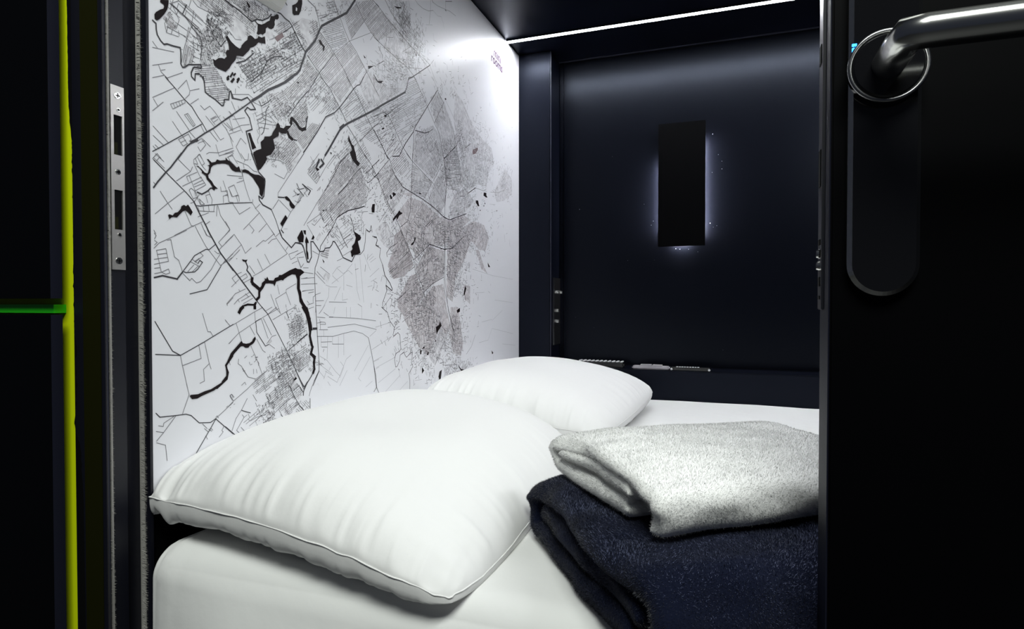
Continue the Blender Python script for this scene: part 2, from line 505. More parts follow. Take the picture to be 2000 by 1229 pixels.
tile(295, 300, S, '''
c450 0 290 210 220 280 100 420 35 510;a60 0 190 120;a80 110 120 60;a35 60 200 220;a400 80 590 270 380 410;a590 270 620 200;a640 90 730 10 800 150 760 180 820 250;a640 90 640 150 700 160 660 70;
a700 60 760 180;a640 150 750 380;a530 345 690 280;a530 345 560 420;a570 330 700 660;a470 490 750 355;a640 465 770 400 750 350;a650 500 800 440;a660 560 820 470 770 390;
a570 550 600 520 650 560 670 640;a570 550 630 680 700 650;a650 720 720 620;a690 660 740 770;a490 565 250 745 60 905;a135 565 250 745 315 835;b670 780 740 790 860 775 1229 745;
a590 745 640 730;a700 860 870 870 950 870;a700 950 860 890;a820 1060 880 1020;a350 1229 600 1100 770 1025;a510 870 600 1080 640 1090;a660 1090 730 1229;a750 1050 830 1229;
a1000 780 1040 930 1180 1140 1110 1229;a860 560 915 690 910 760;a820 630 880 610;a820 630 850 740;a1080 410 1130 560 1170 730 1229 735;a1040 500 1050 570 1130 565;a1080 640 1085 740;a1080 640 1150 610;
a1160 510 1229 480;a1160 510 1210 650;b35 90 220 280 400 460 530 590 640 720;c640 720 720 890 820 1080 890 1229;a720 680 800 760 750 770 720 680;a780 800 790 870;a860 780 870 870;a950 780 940 870;a990 780 980 940;
P830 85 855 85 905 135 960 125 985 88 1030 105 1115 98 1122 60 1138 95 1175 112 1240 175 1240 255 1200 235 1150 155 1060 150 990 158 925 180 895 215 880 290 850 325 860 365 910 420 940 475 1000 530 955 530 945 558 915 530 915 500 880 440 830 385 815 330 770 300 755 295 760 265 720 215 670 185 700 185 750 230 800 285 835 300 850 285 865 220 865 190 840 180 875 170 870 135;
c915 520 890 520 850 560 800 590;c800 590 760 610 690 580;a1030 30 1229 -20;a1150 50 1229 30;a1150 50 1180 100;a1140 325 1229 335;
P225 1025 270 980 250 925 270 910 320 930 350 890 395 880 440 830 450 790 490 770 520 790 550 765 580 810 620 880 590 930 550 880 510 855 470 870 420 920 385 960 330 950 300 960;
a35 430 60 460;a40 1150 70 1200;a700 800 720 860''')
tile(440, 300, S, '''
a30 325 250 345;a260 340 300 500 370 710;a45 510 130 470 190 620 110 650 45 510;a170 440 270 405;b0 750 110 745 400 735;a400 735 460 830 510 890 620 1050 740 1220;a110 750 210 910 370 810;
a510 890 270 1140;a620 1050 500 1180;a360 1065 430 1150 395 1200;a0 1020 70 1140 0 1220;c500 280 590 380 595 420 575 640 550 680 500 640 510 700 560 770 690 840;b690 840 760 1010 830 1229;
a740 305 880 380 930 280;a1180 0 960 330 790 590 790 650;a800 690 710 830;a810 700 980 880;a980 880 1229 540;a980 880 830 1150;c390 0 500 280;
P410 0 440 90 490 255 530 230 580 160 625 80 610 40 650 15 690 0;P0 60 30 95 80 130 140 190 170 210 200 190 235 285 205 275 150 275 100 250 75 210 50 170 0 155;
P250 245 290 235 340 255 380 290 440 315 500 320 540 345 585 390 580 500 565 600 550 655 510 610 510 540 490 490 450 430 410 365 350 310 290 285 255 285;
P900 920 930 970 850 1095 820 1050;P880 650 920 640 960 680 1000 740 1045 790 1030 825 990 820 960 770 960 720 905 690;c790 655 880 660;
a230 0 290 95 340 95;a340 95 350 0;a170 110 270 150 340 180 420 260 480 275;a270 160 280 220;a30 60 120 0;a60 100 150 190;a100 20 180 150;a0 560 30 560 50 720;a0 630 30 630;
a150 640 200 630 210 720;a160 640 190 730;b240 240 260 340;a200 370 250 370;a410 730 410 690;a450 830 520 760;b1070 450 1110 540 1180 520;b1160 460 1229 560;a1020 560 1100 620 1130 580 1150 600 1100 740 1040 710;
a1030 540 1060 620 1010 650;a620 80 800 100 900 150 940 270 960 290;H890 110 1090 40 1100 90 960 300;a1180 580 1229 650;a1130 700 1080 740;c840 1150 870 1190;t880 1130 930 1130''')
tile(580, 300, S, '''
P795 0 880 0 890 90 940 150 910 195 880 160 840 110;P1130 760 1165 755 1160 885 1120 885 1115 820;b1000 0 1110 160 1190 330 1229 400;b1229 290 1080 430 1050 440;b1229 100 1120 200;
b770 0 640 140 560 310 420 560;a420 560 300 740 100 1080;a720 60 700 80;b960 210 850 320 750 470 620 610;c390 860 400 850;c1010 790 930 820 770 855 690 900 600 960;b600 960 540 1090 460 1229;
a150 1050 350 905 450 830;a350 905 410 1040;a100 0 0 150;a330 0 220 160 160 300 290 450 430 200 560 20;a180 300 330 90;a200 330 350 110;a230 360 300 260;a260 390 330 280;a340 350 310 280;
P270 210 310 220 335 240 300 265;d330 90 290 200;d360 90 400 150 340 210;b430 0 390 100;a470 200 610 0;a300 560 350 500;c80 460 200 560 170 620;b0 520 60 580 100 640;a150 490 230 540;c0 620 30 610;a60 600 0 740;
b795 950 830 1050 860 1180;P855 1170 900 1200 960 1240 870 1240;a900 880 1060 870;a920 900 1000 1060;a1080 900 1140 905;a1090 450 1020 800;P1125 490 1135 530 1125 530;
b1030 1130 1090 1180 1110 1080 1125 1180;a1000 1060 990 1229;a580 1030 670 1229;a860 860 900 850;a150 1070 240 1229;a220 1050 260 1080 360 960;a360 900 400 1000;a500 950 560 1060;a450 850 540 1010;
a1000 40 1060 0;b1030 300 1140 200;a1050 160 1200 330''')
tile(295, 450, S, '''
a40 270 120 190 530 0;a240 150 295 140 350 400 415 450 470 620;c45 710 170 680 390 730 470 625;b470 625 600 450 650 380 820 285 870 290 960 215;a470 640 580 755 610 720 680 790 740 770 900 590 970 460 1040 350;
a690 0 820 240 1050 540;b1040 550 880 820 840 890 580 955;a80 300 220 275 260 465 45 510;a80 300 150 620;a100 360 230 345;a45 435 245 405;a50 570 130 560;a50 650 150 630 260 580 280 640 220 660 160 630;
b490 620 520 635 650 625 700 580 770 480 730 450 700 500;a590 470 720 540;a640 520 550 620;a690 490 610 430;a620 620 700 540;a740 340 780 380 660 480;a1140 1110 1229 1010;a1010 180 1180 0;a1010 180 1060 240;
a1020 290 1229 80;a1050 530 1120 440;a1100 480 1229 350;a800 0 840 80 910 110;c850 0 940 160 1040 340 1229 600;a1040 550 1050 520 1229 400;a950 310 1000 350 1040 340;a45 40 75 80 50 130;a50 150 90 180 50 220;
a380 740 400 740;a650 470 720 420''')
tile(440, 450, S, '''
a0 190 130 60 240 215 300 345 390 260;a20 440 240 215;a50 470 215 290;a460 245 570 150 600 165 720 60;a640 200 700 140 760 125;a690 0 760 110 900 310 930 350;a760 90 810 40;a410 690 560 605 680 520 930 350;
a480 430 560 600;a590 360 670 510;a360 530 440 650;a90 850 200 740;a100 720 170 660 240 630;a210 710 310 650 330 700 240 760;a270 790 380 730;a30 1130 20 1100 150 950 300 880;a130 1110 190 1040 360 930;a240 1060 380 980;a270 1100 410 1020;
c810 0 850 110 990 260 1050 185 1120 190 1165 230 1200 360 1229 480;a900 310 940 240;a950 360 1090 305;a950 360 980 440 1050 400;a1050 380 1160 320;a1000 500 1080 460;a780 820 810 960;a910 890 1060 800;a750 1030 910 930;a910 930 980 1120;
a680 960 760 1180;a750 1030 820 1229;c0 440 180 670 350 900 480 1070;b480 1070 600 1215;a910 890 910 930;a100 720 160 800;a300 950 350 1000;a190 1040 210 1080;a200 890 220 920;
P195 1229 230 1160 270 1120 330 1098 420 1105 450 1070 470 1080 440 1175 425 1130 330 1128 280 1145 225 1229;
P450 1030 490 990 490 920 500 880 540 830 545 790 590 750 585 720 610 730 625 695 650 750 720 755 740 715 790 700 805 670 840 672 960 600 1050 563 1080 580 1130 585 1185 630 1140 665 1115 690 1115 880 1135 930 1140 1010 1170 1080 1229 1170 1229 1240 1180 1180 1110 1070 1100 980 1070 870 1075 740 1050 665 1000 660 930 695 875 735 865 755 835 745 760 770 735 840 720 805 650 795 600 800 570 860 520 930 520 1010 480 1055 460 1060;
e505 880 470 850 410 800 395 770 400 720;c400 720 370 660 320 600 335 550 310 490 300 460;P245 435 290 445 330 440 310 475 260 465;P160 420 175 425 168 435;
a1100 480 1130 560 1160 520;a1080 420 1100 480;a1150 725 1229 710;a1150 810 1229 805;a1150 920 1229 900;a1040 1110 1080 1229''')
tile(580, 450, S, '''
P0 110 60 0 75 0 100 90 90 180 25 175;P90 0 130 0 130 70 105 50;P135 90 165 150 175 190 120 190 120 150;P130 190 150 190 150 300 165 340 170 430 155 440 135 350;P240 70 260 105 245 135 210 140;P375 430 405 465 400 495;
P840 0 875 40 930 70 960 110 945 145 910 165 920 210 940 290 950 340 890 365 850 370 830 405 812 390 810 350 800 325 830 280 820 240 860 190 880 110 855 40;
c0 190 70 205 100 270 150 470 180 480 215 400 205 170 240 170 290 240 340 320 400 315 420 270 490 260 520 220 540 165 570 180 640 300 690 410 820 470 870 365;b870 365 950 360 1000 300 1020 180 1030 0;
b500 0 350 240 340 320 300 480 270 560 260 700 280 1100 280 1229;b640 20 700 150 760 260;t700 660 520 800;t430 820 500 850 600 850;t560 1050 650 850;a480 1075 740 1080;t530 660 600 560 650 540;t530 680 620 770;
t600 570 690 650 770 600 830 660;t740 820 830 850;t830 500 700 660;a60 725 260 710;a60 810 300 800;a80 910 250 890;a170 940 250 925;a270 970 350 940;a240 1080 240 1000 270 980;t870 500 900 900 940 1050;
t940 400 1000 1080;t1000 350 1100 600;t1090 700 1229 570;t1110 770 1190 720;t1060 850 1130 830;H390 700 430 630 500 680 460 790;H280 130 340 30 370 80 310 160;H380 310 490 270 460 440 340 370;H400 180 450 240 400 270;
b1040 0 1080 25 1110 0;b1130 90 1190 100 1200 150 1180 220 1229 240;a390 300 480 310;a380 330 470 350;a370 350 470 380;a360 380 460 410;a530 20 700 250;a580 60 640 110;a690 380 820 300;a620 240 720 180;a660 290 840 110;
b700 130 800 60;a740 150 840 120;a600 460 680 420;a0 360 90 320;a20 410 100 400;a60 560 100 500;a0 400 60 560;a90 565 170 565;a100 630 240 650;a160 1120 250 1090;a150 1060 190 1110;a170 1180 250 1150;a280 1060 400 1055;a280 1130 360 1130;
a270 640 420 800;a350 550 490 660;a300 620 410 740;t700 680 700 900;t480 860 470 1000 380 1180;t680 940 680 1050 760 1030;t350 1229 420 1120;a230 310 320 360;t1060 420 1130 350;t1080 450 1150 390;t1100 480 1180 420''')
tile(295, 600, S, '''
b55 215 320 660 440 725;b65 710 440 725;b440 725 800 520 930 440 1229 260;a770 95 850 370 890 370 930 440;a1110 190 1185 285;a715 570 750 770 470 880;a800 520 870 840 900 930;a870 850 785 935 800 1110 730 1145;a440 730 470 880 550 1229;a1170 550 1229 480;
P1229 660 1170 770 1105 870 1135 985 1120 1075 1050 1135 900 1229 990 1229 1060 1165 1145 1085 1165 980 1130 885 1229 740''')
tile(440, 600, S, '''
P0 870 40 780 80 690 150 610 185 570 240 505 260 540 310 550 360 540 400 510 410 480 445 440 455 480 430 530 400 560 370 575 340 610 300 612 260 585 230 590 200 620 130 700 70 800 20 880 45 990 20 1080 -60 1150 -60 1120 10 1030 10 960 0 900;
e260 0 230 30 205 80;e440 0 440 15;a0 330 160 240 440 70 550 10;a50 550 200 390 440 230 620 120 770 0;a160 240 240 500;b530 175 455 215 470 380 600 585;a440 80 450 230;a370 290 440 420;a470 480 560 650 600 680;
a540 180 640 470;a570 170 690 420;b600 585 650 560;a620 550 700 440 760 420;a380 580 470 780 550 1000;a200 780 190 850 240 885 340 1050 440 1075;b930 660 1229 410;a710 190 910 70 1040 0;a750 0 830 100;b910 70 950 160;a0 200 70 280;
b550 0 640 110 740 300 840 500 960 740 1020 870 1090 1030 1190 1210;a600 60 700 0;a620 120 800 20;a450 780 470 790;a660 560 740 620;H640 520 690 480 700 520 650 560;H1020 820 1130 760 1150 880 1080 950;H900 1000 960 940 960 1060;
H960 1229 1080 980 1100 1050 1020 1229;b1229 1120 1180 1200;P790 1045 805 1030 810 1040 798 1055''')
tile(580, 600, S, '''
f100 0 150 90 170 170;f170 170 190 260 200 330;e200 330 190 430 215 560 232 600 205 700 265 750 250 830 258 930;P90 0 155 0 185 110 212 330 205 440 235 560 225 700 275 750 262 960 240 975 248 830 240 765 195 710 212 600 185 500 178 440 182 330 165 210 130 90;
e258 930 240 985;c240 985 200 1060 150 1140 110 1229;b280 0 300 350 330 830;b330 830 330 960 240 1180;a300 150 420 160;b480 150 540 152;a480 150 720 160 900 170 1180 205;a460 305 860 255 1190 335;a300 440 540 440 700 395 850 360 980 395 1070 460;
t1090 440 1190 350;b1070 460 1120 700 1180 1020 1195 1210;a330 340 460 340;t360 440 360 600;t460 440 450 780;t530 440 530 555;a530 555 700 555;t620 440 620 760;t700 395 700 720;a360 525 520 520;a370 600 450 600;t340 735 450 800 580 970 640 1030;
t650 820 700 890;t810 720 740 780 600 1130 460 1040;t860 960 1070 570;t920 1070 1100 740;t750 950 640 1180;t1120 640 1229 570;t1150 820 1229 780;t340 860 520 1000;t920 1070 960 1110;t740 0 740 150;t800 0 800 160;t970 0 970 170;
d240 325 295 322;a345 220 420 230 430 260 350 260;a340 180 350 330;t400 340 400 440;a400 80 470 130;t330 960 410 1060;t420 960 540 1030;t400 1080 440 960;t500 900 480 950;a380 30 330 100;a300 240 360 230;a280 820 360 860;a290 870 360 860;t460 1120 500 1180;t700 900 640 1060;
H290 1150 330 1140 330 1190;b0 530 150 400;b0 1000 60 1140 100 1229;t1180 930 1229 900;t550 100 570 0;t1030 1200 1130 1110''')
tile(295, 750, S, '''
a530 0 570 160 470 450;b70 440 130 500 370 475 520 455 600 475 720 585 890 580 970 520;a970 520 1229 280;a340 490 190 590 180 640 110 630;a370 480 180 740 80 860;a75 715 180 730;a80 885 215 920 240 1150;b970 525 890 670 820 790 605 1165;
b970 525 1229 750;a770 600 840 670;a800 670 860 725;a1090 640 1060 700 1080 720 1020 800;a1070 870 1110 920 1229 810;a1180 180 1220 250;a970 500 990 480 1010 510;a860 680 910 710;a890 660 925 695;a820 780 845 830;a1140 900 1170 920 1229 860;a1180 180 1210 160 1229 210;
P1060 0 940 100 870 130 760 180 690 220 610 230 575 185 590 165 700 155 800 110 910 75 1020 0''')
tile(440, 720, 8.195, '''
a0 660 130 520 350 330 500 180 660 40;a270 0 360 135 490 170;b0 930 140 1050 210 1125 260 1180;a105 1000 170 800 260 660 350 480;b260 670 320 690 400 710;a400 840 500 780 650 740;a600 260 650 350;a440 420 500 520;b700 840 540 960;
a540 960 620 1040;a630 880 850 650 1000 500;a850 650 900 740;b890 740 950 810 1020 910;a20 1220 300 1000;a60 1229 320 1020;a180 990 300 780 270 740;a180 990 250 1060;a250 940 350 1050 380 960;b1500 30 1420 200;a1420 200 1360 360 1340 440;b1355 480 1355 680 1330 800;
b1115 0 1180 140 1250 290;b1020 270 1100 440 1190 600 1270 690 1330 800;a75 430 130 520;a75 430 100 410 140 460;a260 270 310 220 330 260;a700 960 860 840;a700 1030 900 880;a1000 500 1100 450;a1060 640 1180 560;
a1170 260 1240 370;b1080 360 1180 270;c1280 270 1250 370 1245 430;b1180 280 1245 380;H640 400 700 390 740 500 690 530;H780 460 900 400 950 560 860 600;H900 640 980 600 1040 700 960 760;H660 720 780 680 780 780 710 830;
H730 150 800 120 820 200 760 230;H1130 430 1200 400 1210 480 1160 500;H700 410 770 380 780 470 720 470;H940 220 1100 110 1150 160 980 300;a960 640 1040 800;a430 1120 500 1060 480 1040;b1420 1290 1500 1200;b660 440 700 520;
a840 160 930 60;a650 300 850 140;a870 830 960 960;a800 800 900 900;a1150 650 1280 790;a1130 680 1250 790''')
tile(730, 0, S, '''
b0 560 180 730 400 930 510 1020 600 1140 640 1229;b0 20 100 140 190 270 330 430 550 690 650 790;a650 790 840 970;b170 0 260 190 370 350 490 500;a490 500 640 690 740 850;c840 980 600 1140 520 1190;
a620 0 660 60 740 130 820 165 890 155;a850 0 850 150 830 360;a880 30 960 90 1070 140 1140 170 1229 240;a1080 0 1075 160;t780 370 880 375;t890 160 960 240 1010 250 1050 370;a520 0 540 120 590 150;
P300 95 400 110 410 125 350 130;P630 790 640 830 630 850 622 820;b70 700 100 770 130 835;b50 970 150 915;a430 780 550 700;a490 870 610 960;a520 1020 720 1030;a640 790 750 920 850 1100;a740 850 840 980 930 1229;a200 370 180 700;a130 490 190 550;
H480 250 550 320 540 390 500 380;a900 900 840 980;a160 920 260 1060 330 1200;c0 1120 30 1190 60 1229;H60 1229 120 1190 130 1229;t890 500 900 600 950 640;t720 400 740 480;t1040 370 1060 430;b870 0 890 40;c1070 150 1085 165;b1075 20 1170 20;
a200 560 290 565;a350 180 530 420 650 660''')
tile(730, 150, S, '''
b600 0 650 100 730 280 800 440 910 700 980 850 1020 1050 1050 1229;d0 500 130 420 330 310 470 230;c470 230 500 130 520 20 590 0;c955 200 800 450 620 750 590 830 480 990 430 1080 380 1190 280 1195;c0 800 100 990 210 1229;
b210 560 260 660 430 1050 550 1229;b600 830 580 1229;b1050 380 910 690;c620 805 760 845 830 825;b830 825 880 790;a960 210 1100 560 1229 960;a1070 340 1229 680;b160 600 330 460;a330 460 560 310;b0 600 150 530 200 570;b1050 1225 1229 1050;
b960 230 1050 400;P150 575 180 570 190 600 160 605;P1060 325 1080 320 1085 345 1070 350;b20 0 60 70 140 70;P50 65 130 60 110 100 70 95;a0 740 130 690 160 720;P110 780 150 760 155 780 125 795;a0 130 60 260 130 420;a90 220 150 100;b0 20 0 130;
a250 470 330 420;a260 600 400 480;a300 540 480 400;a330 0 350 120 370 230;a440 480 580 740;b570 740 590 750;a600 340 620 740;a880 0 960 200;a860 0 900 60;a190 1110 330 900;a280 1160 380 1000;a100 940 200 830;a160 1229 150 1150;a420 930 490 860''')
tile(730, 300, S, '''
P285 580 325 600 325 620 290 650 270 630;P235 630 260 620 275 675 250 690;P380 850 400 880 430 890 420 905 380 930 345 1000 335 960 290 1010 280 990 320 930 350 900;W262 610 285 625 270 650 255 630;
c170 0 240 100;b240 100 310 320;c310 320 430 500 550 575 740 690;c740 690 900 810 1060 965 1140 995 1229 960;b490 0 580 120 870 430;a880 430 1070 760;b580 0 565 500 545 870;b545 870 500 1020 390 1110;b1050 80 1090 370 1065 770;a1065 770 1065 1229;
b1150 0 1050 80;a1050 80 980 240 880 430 740 690;a730 760 600 970 550 1060;b0 340 60 380 200 720 300 920 390 1110 440 1229;b220 100 40 320 0 350;a600 560 750 640;c410 540 410 580;P680 585 700 590 710 610 680 605;a730 700 750 900;a400 0 380 40 280 45;
b770 1095 880 990;b800 1100 890 1010;b900 1110 890 1229;a1090 370 1140 375;P255 890 270 895 260 905;a90 150 160 80;a0 170 80 90;M350 1229 400 1120 500 1100 520 1229;M420 600 550 580 600 620 540 650;a170 560 250 340;a80 1030 230 790;a0 700 60 800''')
tile(730, 450, S, '''
P615 90 625 130 590 210 560 230 555 205 595 170;b400 0 520 280 600 450 620 620 720 820 760 1000;b600 440 840 210;c840 210 1060 290;b1060 290 1180 270 1229 230;b1055 0 1060 290 1050 700 1060 900 1130 1229;b1045 705 880 800 760 920;a760 920 640 1090;
b320 520 530 310;b230 630 310 560;a810 240 800 600 890 790;c0 100 40 110;b40 110 50 150 30 230 100 270 85 400 130 520;c130 520 165 680 240 790 275 880 270 905 180 825 195 900;b195 900 130 1090 130 1170 200 1229;
b890 0 900 90;a900 90 930 95;a730 50 850 50;a1060 170 1180 170;b350 1050 480 930;a620 150 700 270;b530 610 610 545;a240 700 600 430;a230 660 560 370;a260 710 610 470;a330 1050 620 800;a500 750 540 990;b200 400 190 340 240 260 340 200;a130 1170 280 960''')
tile(730, 600, 1229 / 180, '''
b100 0 180 70 210 180 275 275 300 200 285 195 270 230;b275 275 255 370 265 390 320 340 345 370 360 560 340 590 290 620 275 700 290 800 310 790 340 720 350 640 400 600 415 640 435 670 490 610 515 610 500 740 520 790 465 890 480 980 480 1190;
b0 780 35 1070 105 1229;b35 1070 0 1130;t20 270 200 210;t0 550 240 390;t30 810 280 670;t60 1010 290 820;t100 1190 350 910;t250 1210 450 990;t330 820 350 940;t370 570 430 530 510 570;t0 720 110 660;
P880 185 900 250 860 310 835 365 825 265 865 240;P670 525 675 550 635 560;P615 575 635 575 630 630 615 630;P640 800 670 845 640 890;P905 835 895 930 885 1010 860 930 875 860;P320 820 335 830 340 850;P700 580 710 580 705 640 720 600 730 600 725 640 710 640;
b990 0 1010 100 1050 260 1075 340;P1050 950 1080 985 1060 975;P980 1070 1000 1060 990 1090;P680 1130 695 1140 685 1155;b525 1185 575 1110 580 1170;P1015 985 1030 985 1020 1000;t550 980 640 965;a380 200 490 110;t900 270 1010 290;
b880 750 925 740 925 780;a950 780 1092 765;P830 180 840 180 835 195;P815 440 830 445 820 470''')
tile(860, 250, 1229 / 200, '''
b0 140 40 370 75 720 50 950;a50 950 50 1229;b40 370 200 200;a200 200 250 80;b150 0 230 440 250 660;b230 0 300 240;b300 240 360 190;a250 680 330 785;c330 785 420 720;a420 720 520 755 550 740;a600 770 700 775 770 745;b110 1105 0 1040;c110 1105 200 1070 310 1030;
P520 775 550 780 550 810 565 835 545 835 515 810;P425 870 450 870 465 940 450 940 425 900;P470 985 485 985 475 1000;P240 1070 262 1105 245 1090;B390 260 450 235 450 265 420 310 385 320;H410 440 440 540 415 540;
b60 480 80 500;b75 600 130 605;b90 490 120 510;b240 820 290 820;a80 430 220 425;t80 510 230 495;t80 550 240 555;P515 930 525 930 520 950;P530 890 540 915 530 915;a830 660 850 680;t590 915 660 920;P670 990 682 990 675 1005;a0 690 60 930;t100 740 250 690;a180 560 250 555''')
tile(860, 450, 1229 / 310, '''
P190 430 200 450 185 505 178 500;b35 0 35 380 60 620 100 780;b0 145 80 145 180 50;a180 50 240 30;P135 1040 160 1075 185 1080 160 1090 145 1065;P72 1170 100 1148 108 1165 95 1160;P55 1205 65 1210 58 1225;b140 1170 170 1130 230 1110;
a200 960 240 900 270 810;P365 250 385 285 370 285;P125 620 150 600 150 630 130 640;t270 485 340 480;t320 710 400 690;t250 300 400 350 560 380;P395 930 410 950 400 960;P400 1080 412 1080 405 1095;t480 620 400 700;t300 870 370 850 400 760 560 800;a0 915 60 915;
a20 1045 130 1040;t480 880 580 890;t420 540 560 560;a235 1035 250 1045;t410 960 410 1080;t430 1060 520 990;a495 30 500 90''')


# street grids inside outlines given in photograph pixels
def clip_line(poly, p, d):
    n = np.array((-d[1], d[0]))
    hits = []
    m = len(poly)
    for i in range(m):
        a, b = poly[i], poly[(i + 1) % m]
        sa, sb = (a - p) @ n, (b - p) @ n
        if (sa > 0) != (sb > 0):
            t = sa / (sa - sb)
            hits.append(((a + (b - a) * t) - p) @ d)
    hits.sort()
    return [(hits[i], hits[i + 1]) for i in range(0, len(hits) - 1, 2)]


def grid(pts, dpx, s1, s2, keep=0.85, mm='street', wd=0.00075, nsc=40.0, thr=-0.35, haze=None, jit=0.25, curve=0.0):
    poly = [wpt(*p) for p in pts]
    c = sum(poly) / len(poly)
    cp = np.mean(np.array(pts), axis=0)
    d = wpt(cp[0] + dpx[0], cp[1] + dpx[1]) - wpt(*cp)
    d = d / np.hypot(*d)
    n = np.array((-d[1], d[0]))
    if haze:
        add_poly(poly, MAT_I[haze], 0.00008 + random.random() * 0.00005)
    rad = max(np.hypot(*(q - c)) for q in poly)
    k = -rad
    off = 0.00024
    while k < rad:
        p = c + n * k
        step = s1 * (1 + jit * (random.random() * 2 - 1))
        for t0, t1 in clip_line(poly, p, d):
            t = t0
            while t < t1:
                L = s2 * random.choice((1, 2, 2, 3, 4))
                e = min(t + L, t1)
                q = p + d * (t + e) / 2
                nz = float(vnoise(q[0] * nsc, q[1] * nsc, 3.3)) + 0.5 * float(vnoise(q[0] * nsc * 2.7, q[1] * nsc * 2.7, 8.1))
                if nz > thr and random.random() < keep:
                    add_seg(p + d * t, p + d * e, wd, MAT_I[mm], off + random.random() * 0.00006)
                    if random.random() < 0.85:
                        a = p + d * (t + random.random() * (e - t))
                        m2 = random.choice((1, 1, 1, 2))
                        add_seg(a, a + n * step * m2, wd, MAT_I[mm], off + random.random() * 0.00006)
                t = e
        k += step


NE = (10, -11)
grid([(393, 124), (420, 130), (433, 153), (446, 176), (446, 194), (435, 205), (420, 192), (401, 179), (398, 156), (381, 143), (380, 133)], (10, -1), 0.003, 0.009, .95, 'road', .0006, thr=-1, haze='haze')
grid([(318, 25), (330, 12), (350, 5), (392, 12), (398, 35), (392, 62), (380, 95), (372, 98), (362, 78), (350, 58), (335, 44)], (10, 9), 0.0075, 0.010, .6, thr=-.6)
grid([(318, 35), (332, 22), (342, 45), (345, 58), (330, 55)], (10, 9), 0.0025, 0.004, .9, 'road', haze='haze', wd=.0006)
grid([(366, 52), (374, 55), (367, 90), (380, 98), (376, 125), (358, 130), (357, 118), (363, 80)], (-2, 10), 0.0022, 0.007, .95, 'road', thr=-1, haze='haze', wd=.0006)
grid([(374, 48), (393, 60), (412, 40), (430, 55), (438, 80), (440, 105), (425, 100), (412, 113), (415, 128), (393, 128), (391, 90)], (3, 10), 0.0028, 0.004, .9, 'road', thr=-.8, haze='haze', wd=.0006)
grid([(378, 0), (436, 0), (490, 42), (500, 52), (497, 66), (480, 72), (468, 78), (452, 60), (440, 40), (420, 30), (400, 20)], (10, 8), 0.0032, 0.004, .85, 'road', thr=-.5, haze='haze', wd=.0006)
grid([(400, 20), (440, 42), (452, 62), (470, 82), (466, 90), (452, 80), (440, 68), (425, 70), (408, 45)], (10, 9), 0.0055, 0.008, .8)
grid([(442, 0), (482, 0), (500, 5), (528, 27), (520, 36), (500, 38), (491, 41), (460, 18)], (10, 8), 0.0028, 0.004, .9, 'road', thr=-.7, haze='haze', wd=.0006)
grid([(542, 46), (556, 42), (567, 48), (560, 62), (545, 68), (536, 60)], (9, -6), 0.0028, 0.004, .9, haze='haze', thr=-1)
grid([(570, 45), (590, 35), (620, 42), (622, 60), (612, 85), (597, 100), (588, 78), (578, 58)], (10, -7), 0.0032, 0.004, .85, 'road', haze='haze', wd=.0006)
grid([(500, 100), (520, 92), (537, 95), (545, 90), (555, 70), (575, 62), (590, 92), (596, 105), (585, 135), (565, 150), (512, 178), (495, 182), (482, 165), (466, 125), (480, 120)], (10, -6), 0.0042, 0.006, .85, 'road', wd=.00065, thr=-.55)
grid([(520, 98), (540, 92), (548, 110), (530, 125), (510, 118)], (8, 9), 0.0028, 0.004, .9, haze='haze')
grid([(470, 128), (495, 122), (502, 150), (490, 158), (480, 150)], (8, 9), 0.003, 0.004, .9)
grid([(548, 85), (575, 70), (590, 100), (570, 128), (552, 118)], (9, -6), 0.0032, 0.004, .9, 'road', wd=.0006)
grid([(598, 0), (650, 0), (660, 22), (660, 32), (628, 44), (620, 30), (612, 12)], (9, -2), 0.0045, 0.006, .8, 'road', wd=.00065)
grid([(652, 0), (690, 0), (676, 22), (662, 30)], (4, 8), 0.0055, 0.006, .7)
grid([(628, 55), (662, 36), (678, 80), (652, 102), (640, 85)], (10, -3), 0.003, 0.012, .85, thr=-.8)
grid([(672, 32), (696, 6), (712, 40), (686, 75)], NE, 0.0028, 0.02, .9, thr=-.8, haze='haze')
grid([(697, 4), (725, 0), (760, 40), (770, 60), (740, 80), (724, 62), (712, 40)], NE, 0.0029, 0.02, .92, thr=-1, haze='haze')
grid([(735, 10), (790, 65), (812, 100), (800, 130), (770, 120), (742, 82), (760, 58)], (3, -10), 0.0042, 0.007, .7, 'faint', haze='haze')
grid([(745, 0), (785, 0), (800, 45), (815, 75), (822, 100), (805, 88), (775, 45)], (7, 8), 0.0042, 0.005, .7, 'road', wd=.0006, nsc=55, thr=-.2)
grid([(614, 70), (624, 62), (651, 105), (625, 140), (600, 108)], NE, 0.0035, 0.018, .9, thr=-.8, haze='haze')
grid([(652, 108), (682, 82), (712, 130), (690, 162), (664, 200), (625, 142)], NE, 0.0030, 0.025, .93, thr=-1, haze='haze')
grid([(600, 115), (622, 145), (602, 175), (585, 190), (570, 205), (552, 178), (575, 160), (592, 140)], NE, 0.0030, 0.018, .9, 'road', thr=-.8, haze='haze', wd=.00055)
grid([(626, 148), (642, 172), (662, 208), (640, 224), (620, 222), (606, 215), (600, 190), (602, 175)], NE, 0.0038, 0.012, .8, 'street', thr=-.5)
grid([(522, 185), (552, 178), (566, 208), (562, 222), (548, 230), (532, 210)], (10, -7), 0.0034, 0.005, .85, haze='haze', wd=.0006)
grid([(500, 205), (520, 190), (532, 212), (540, 232), (520, 225), (516, 240), (505, 262), (500, 230)], (9, -5), 0.0065, 0.009, .7)
grid([(570, 230), (584, 205), (600, 195), (600, 225), (598, 250), (588, 252), (578, 240)], NE, 0.0028, 0.02, .95, 'road', thr=-1, haze='haze', wd=.00055)
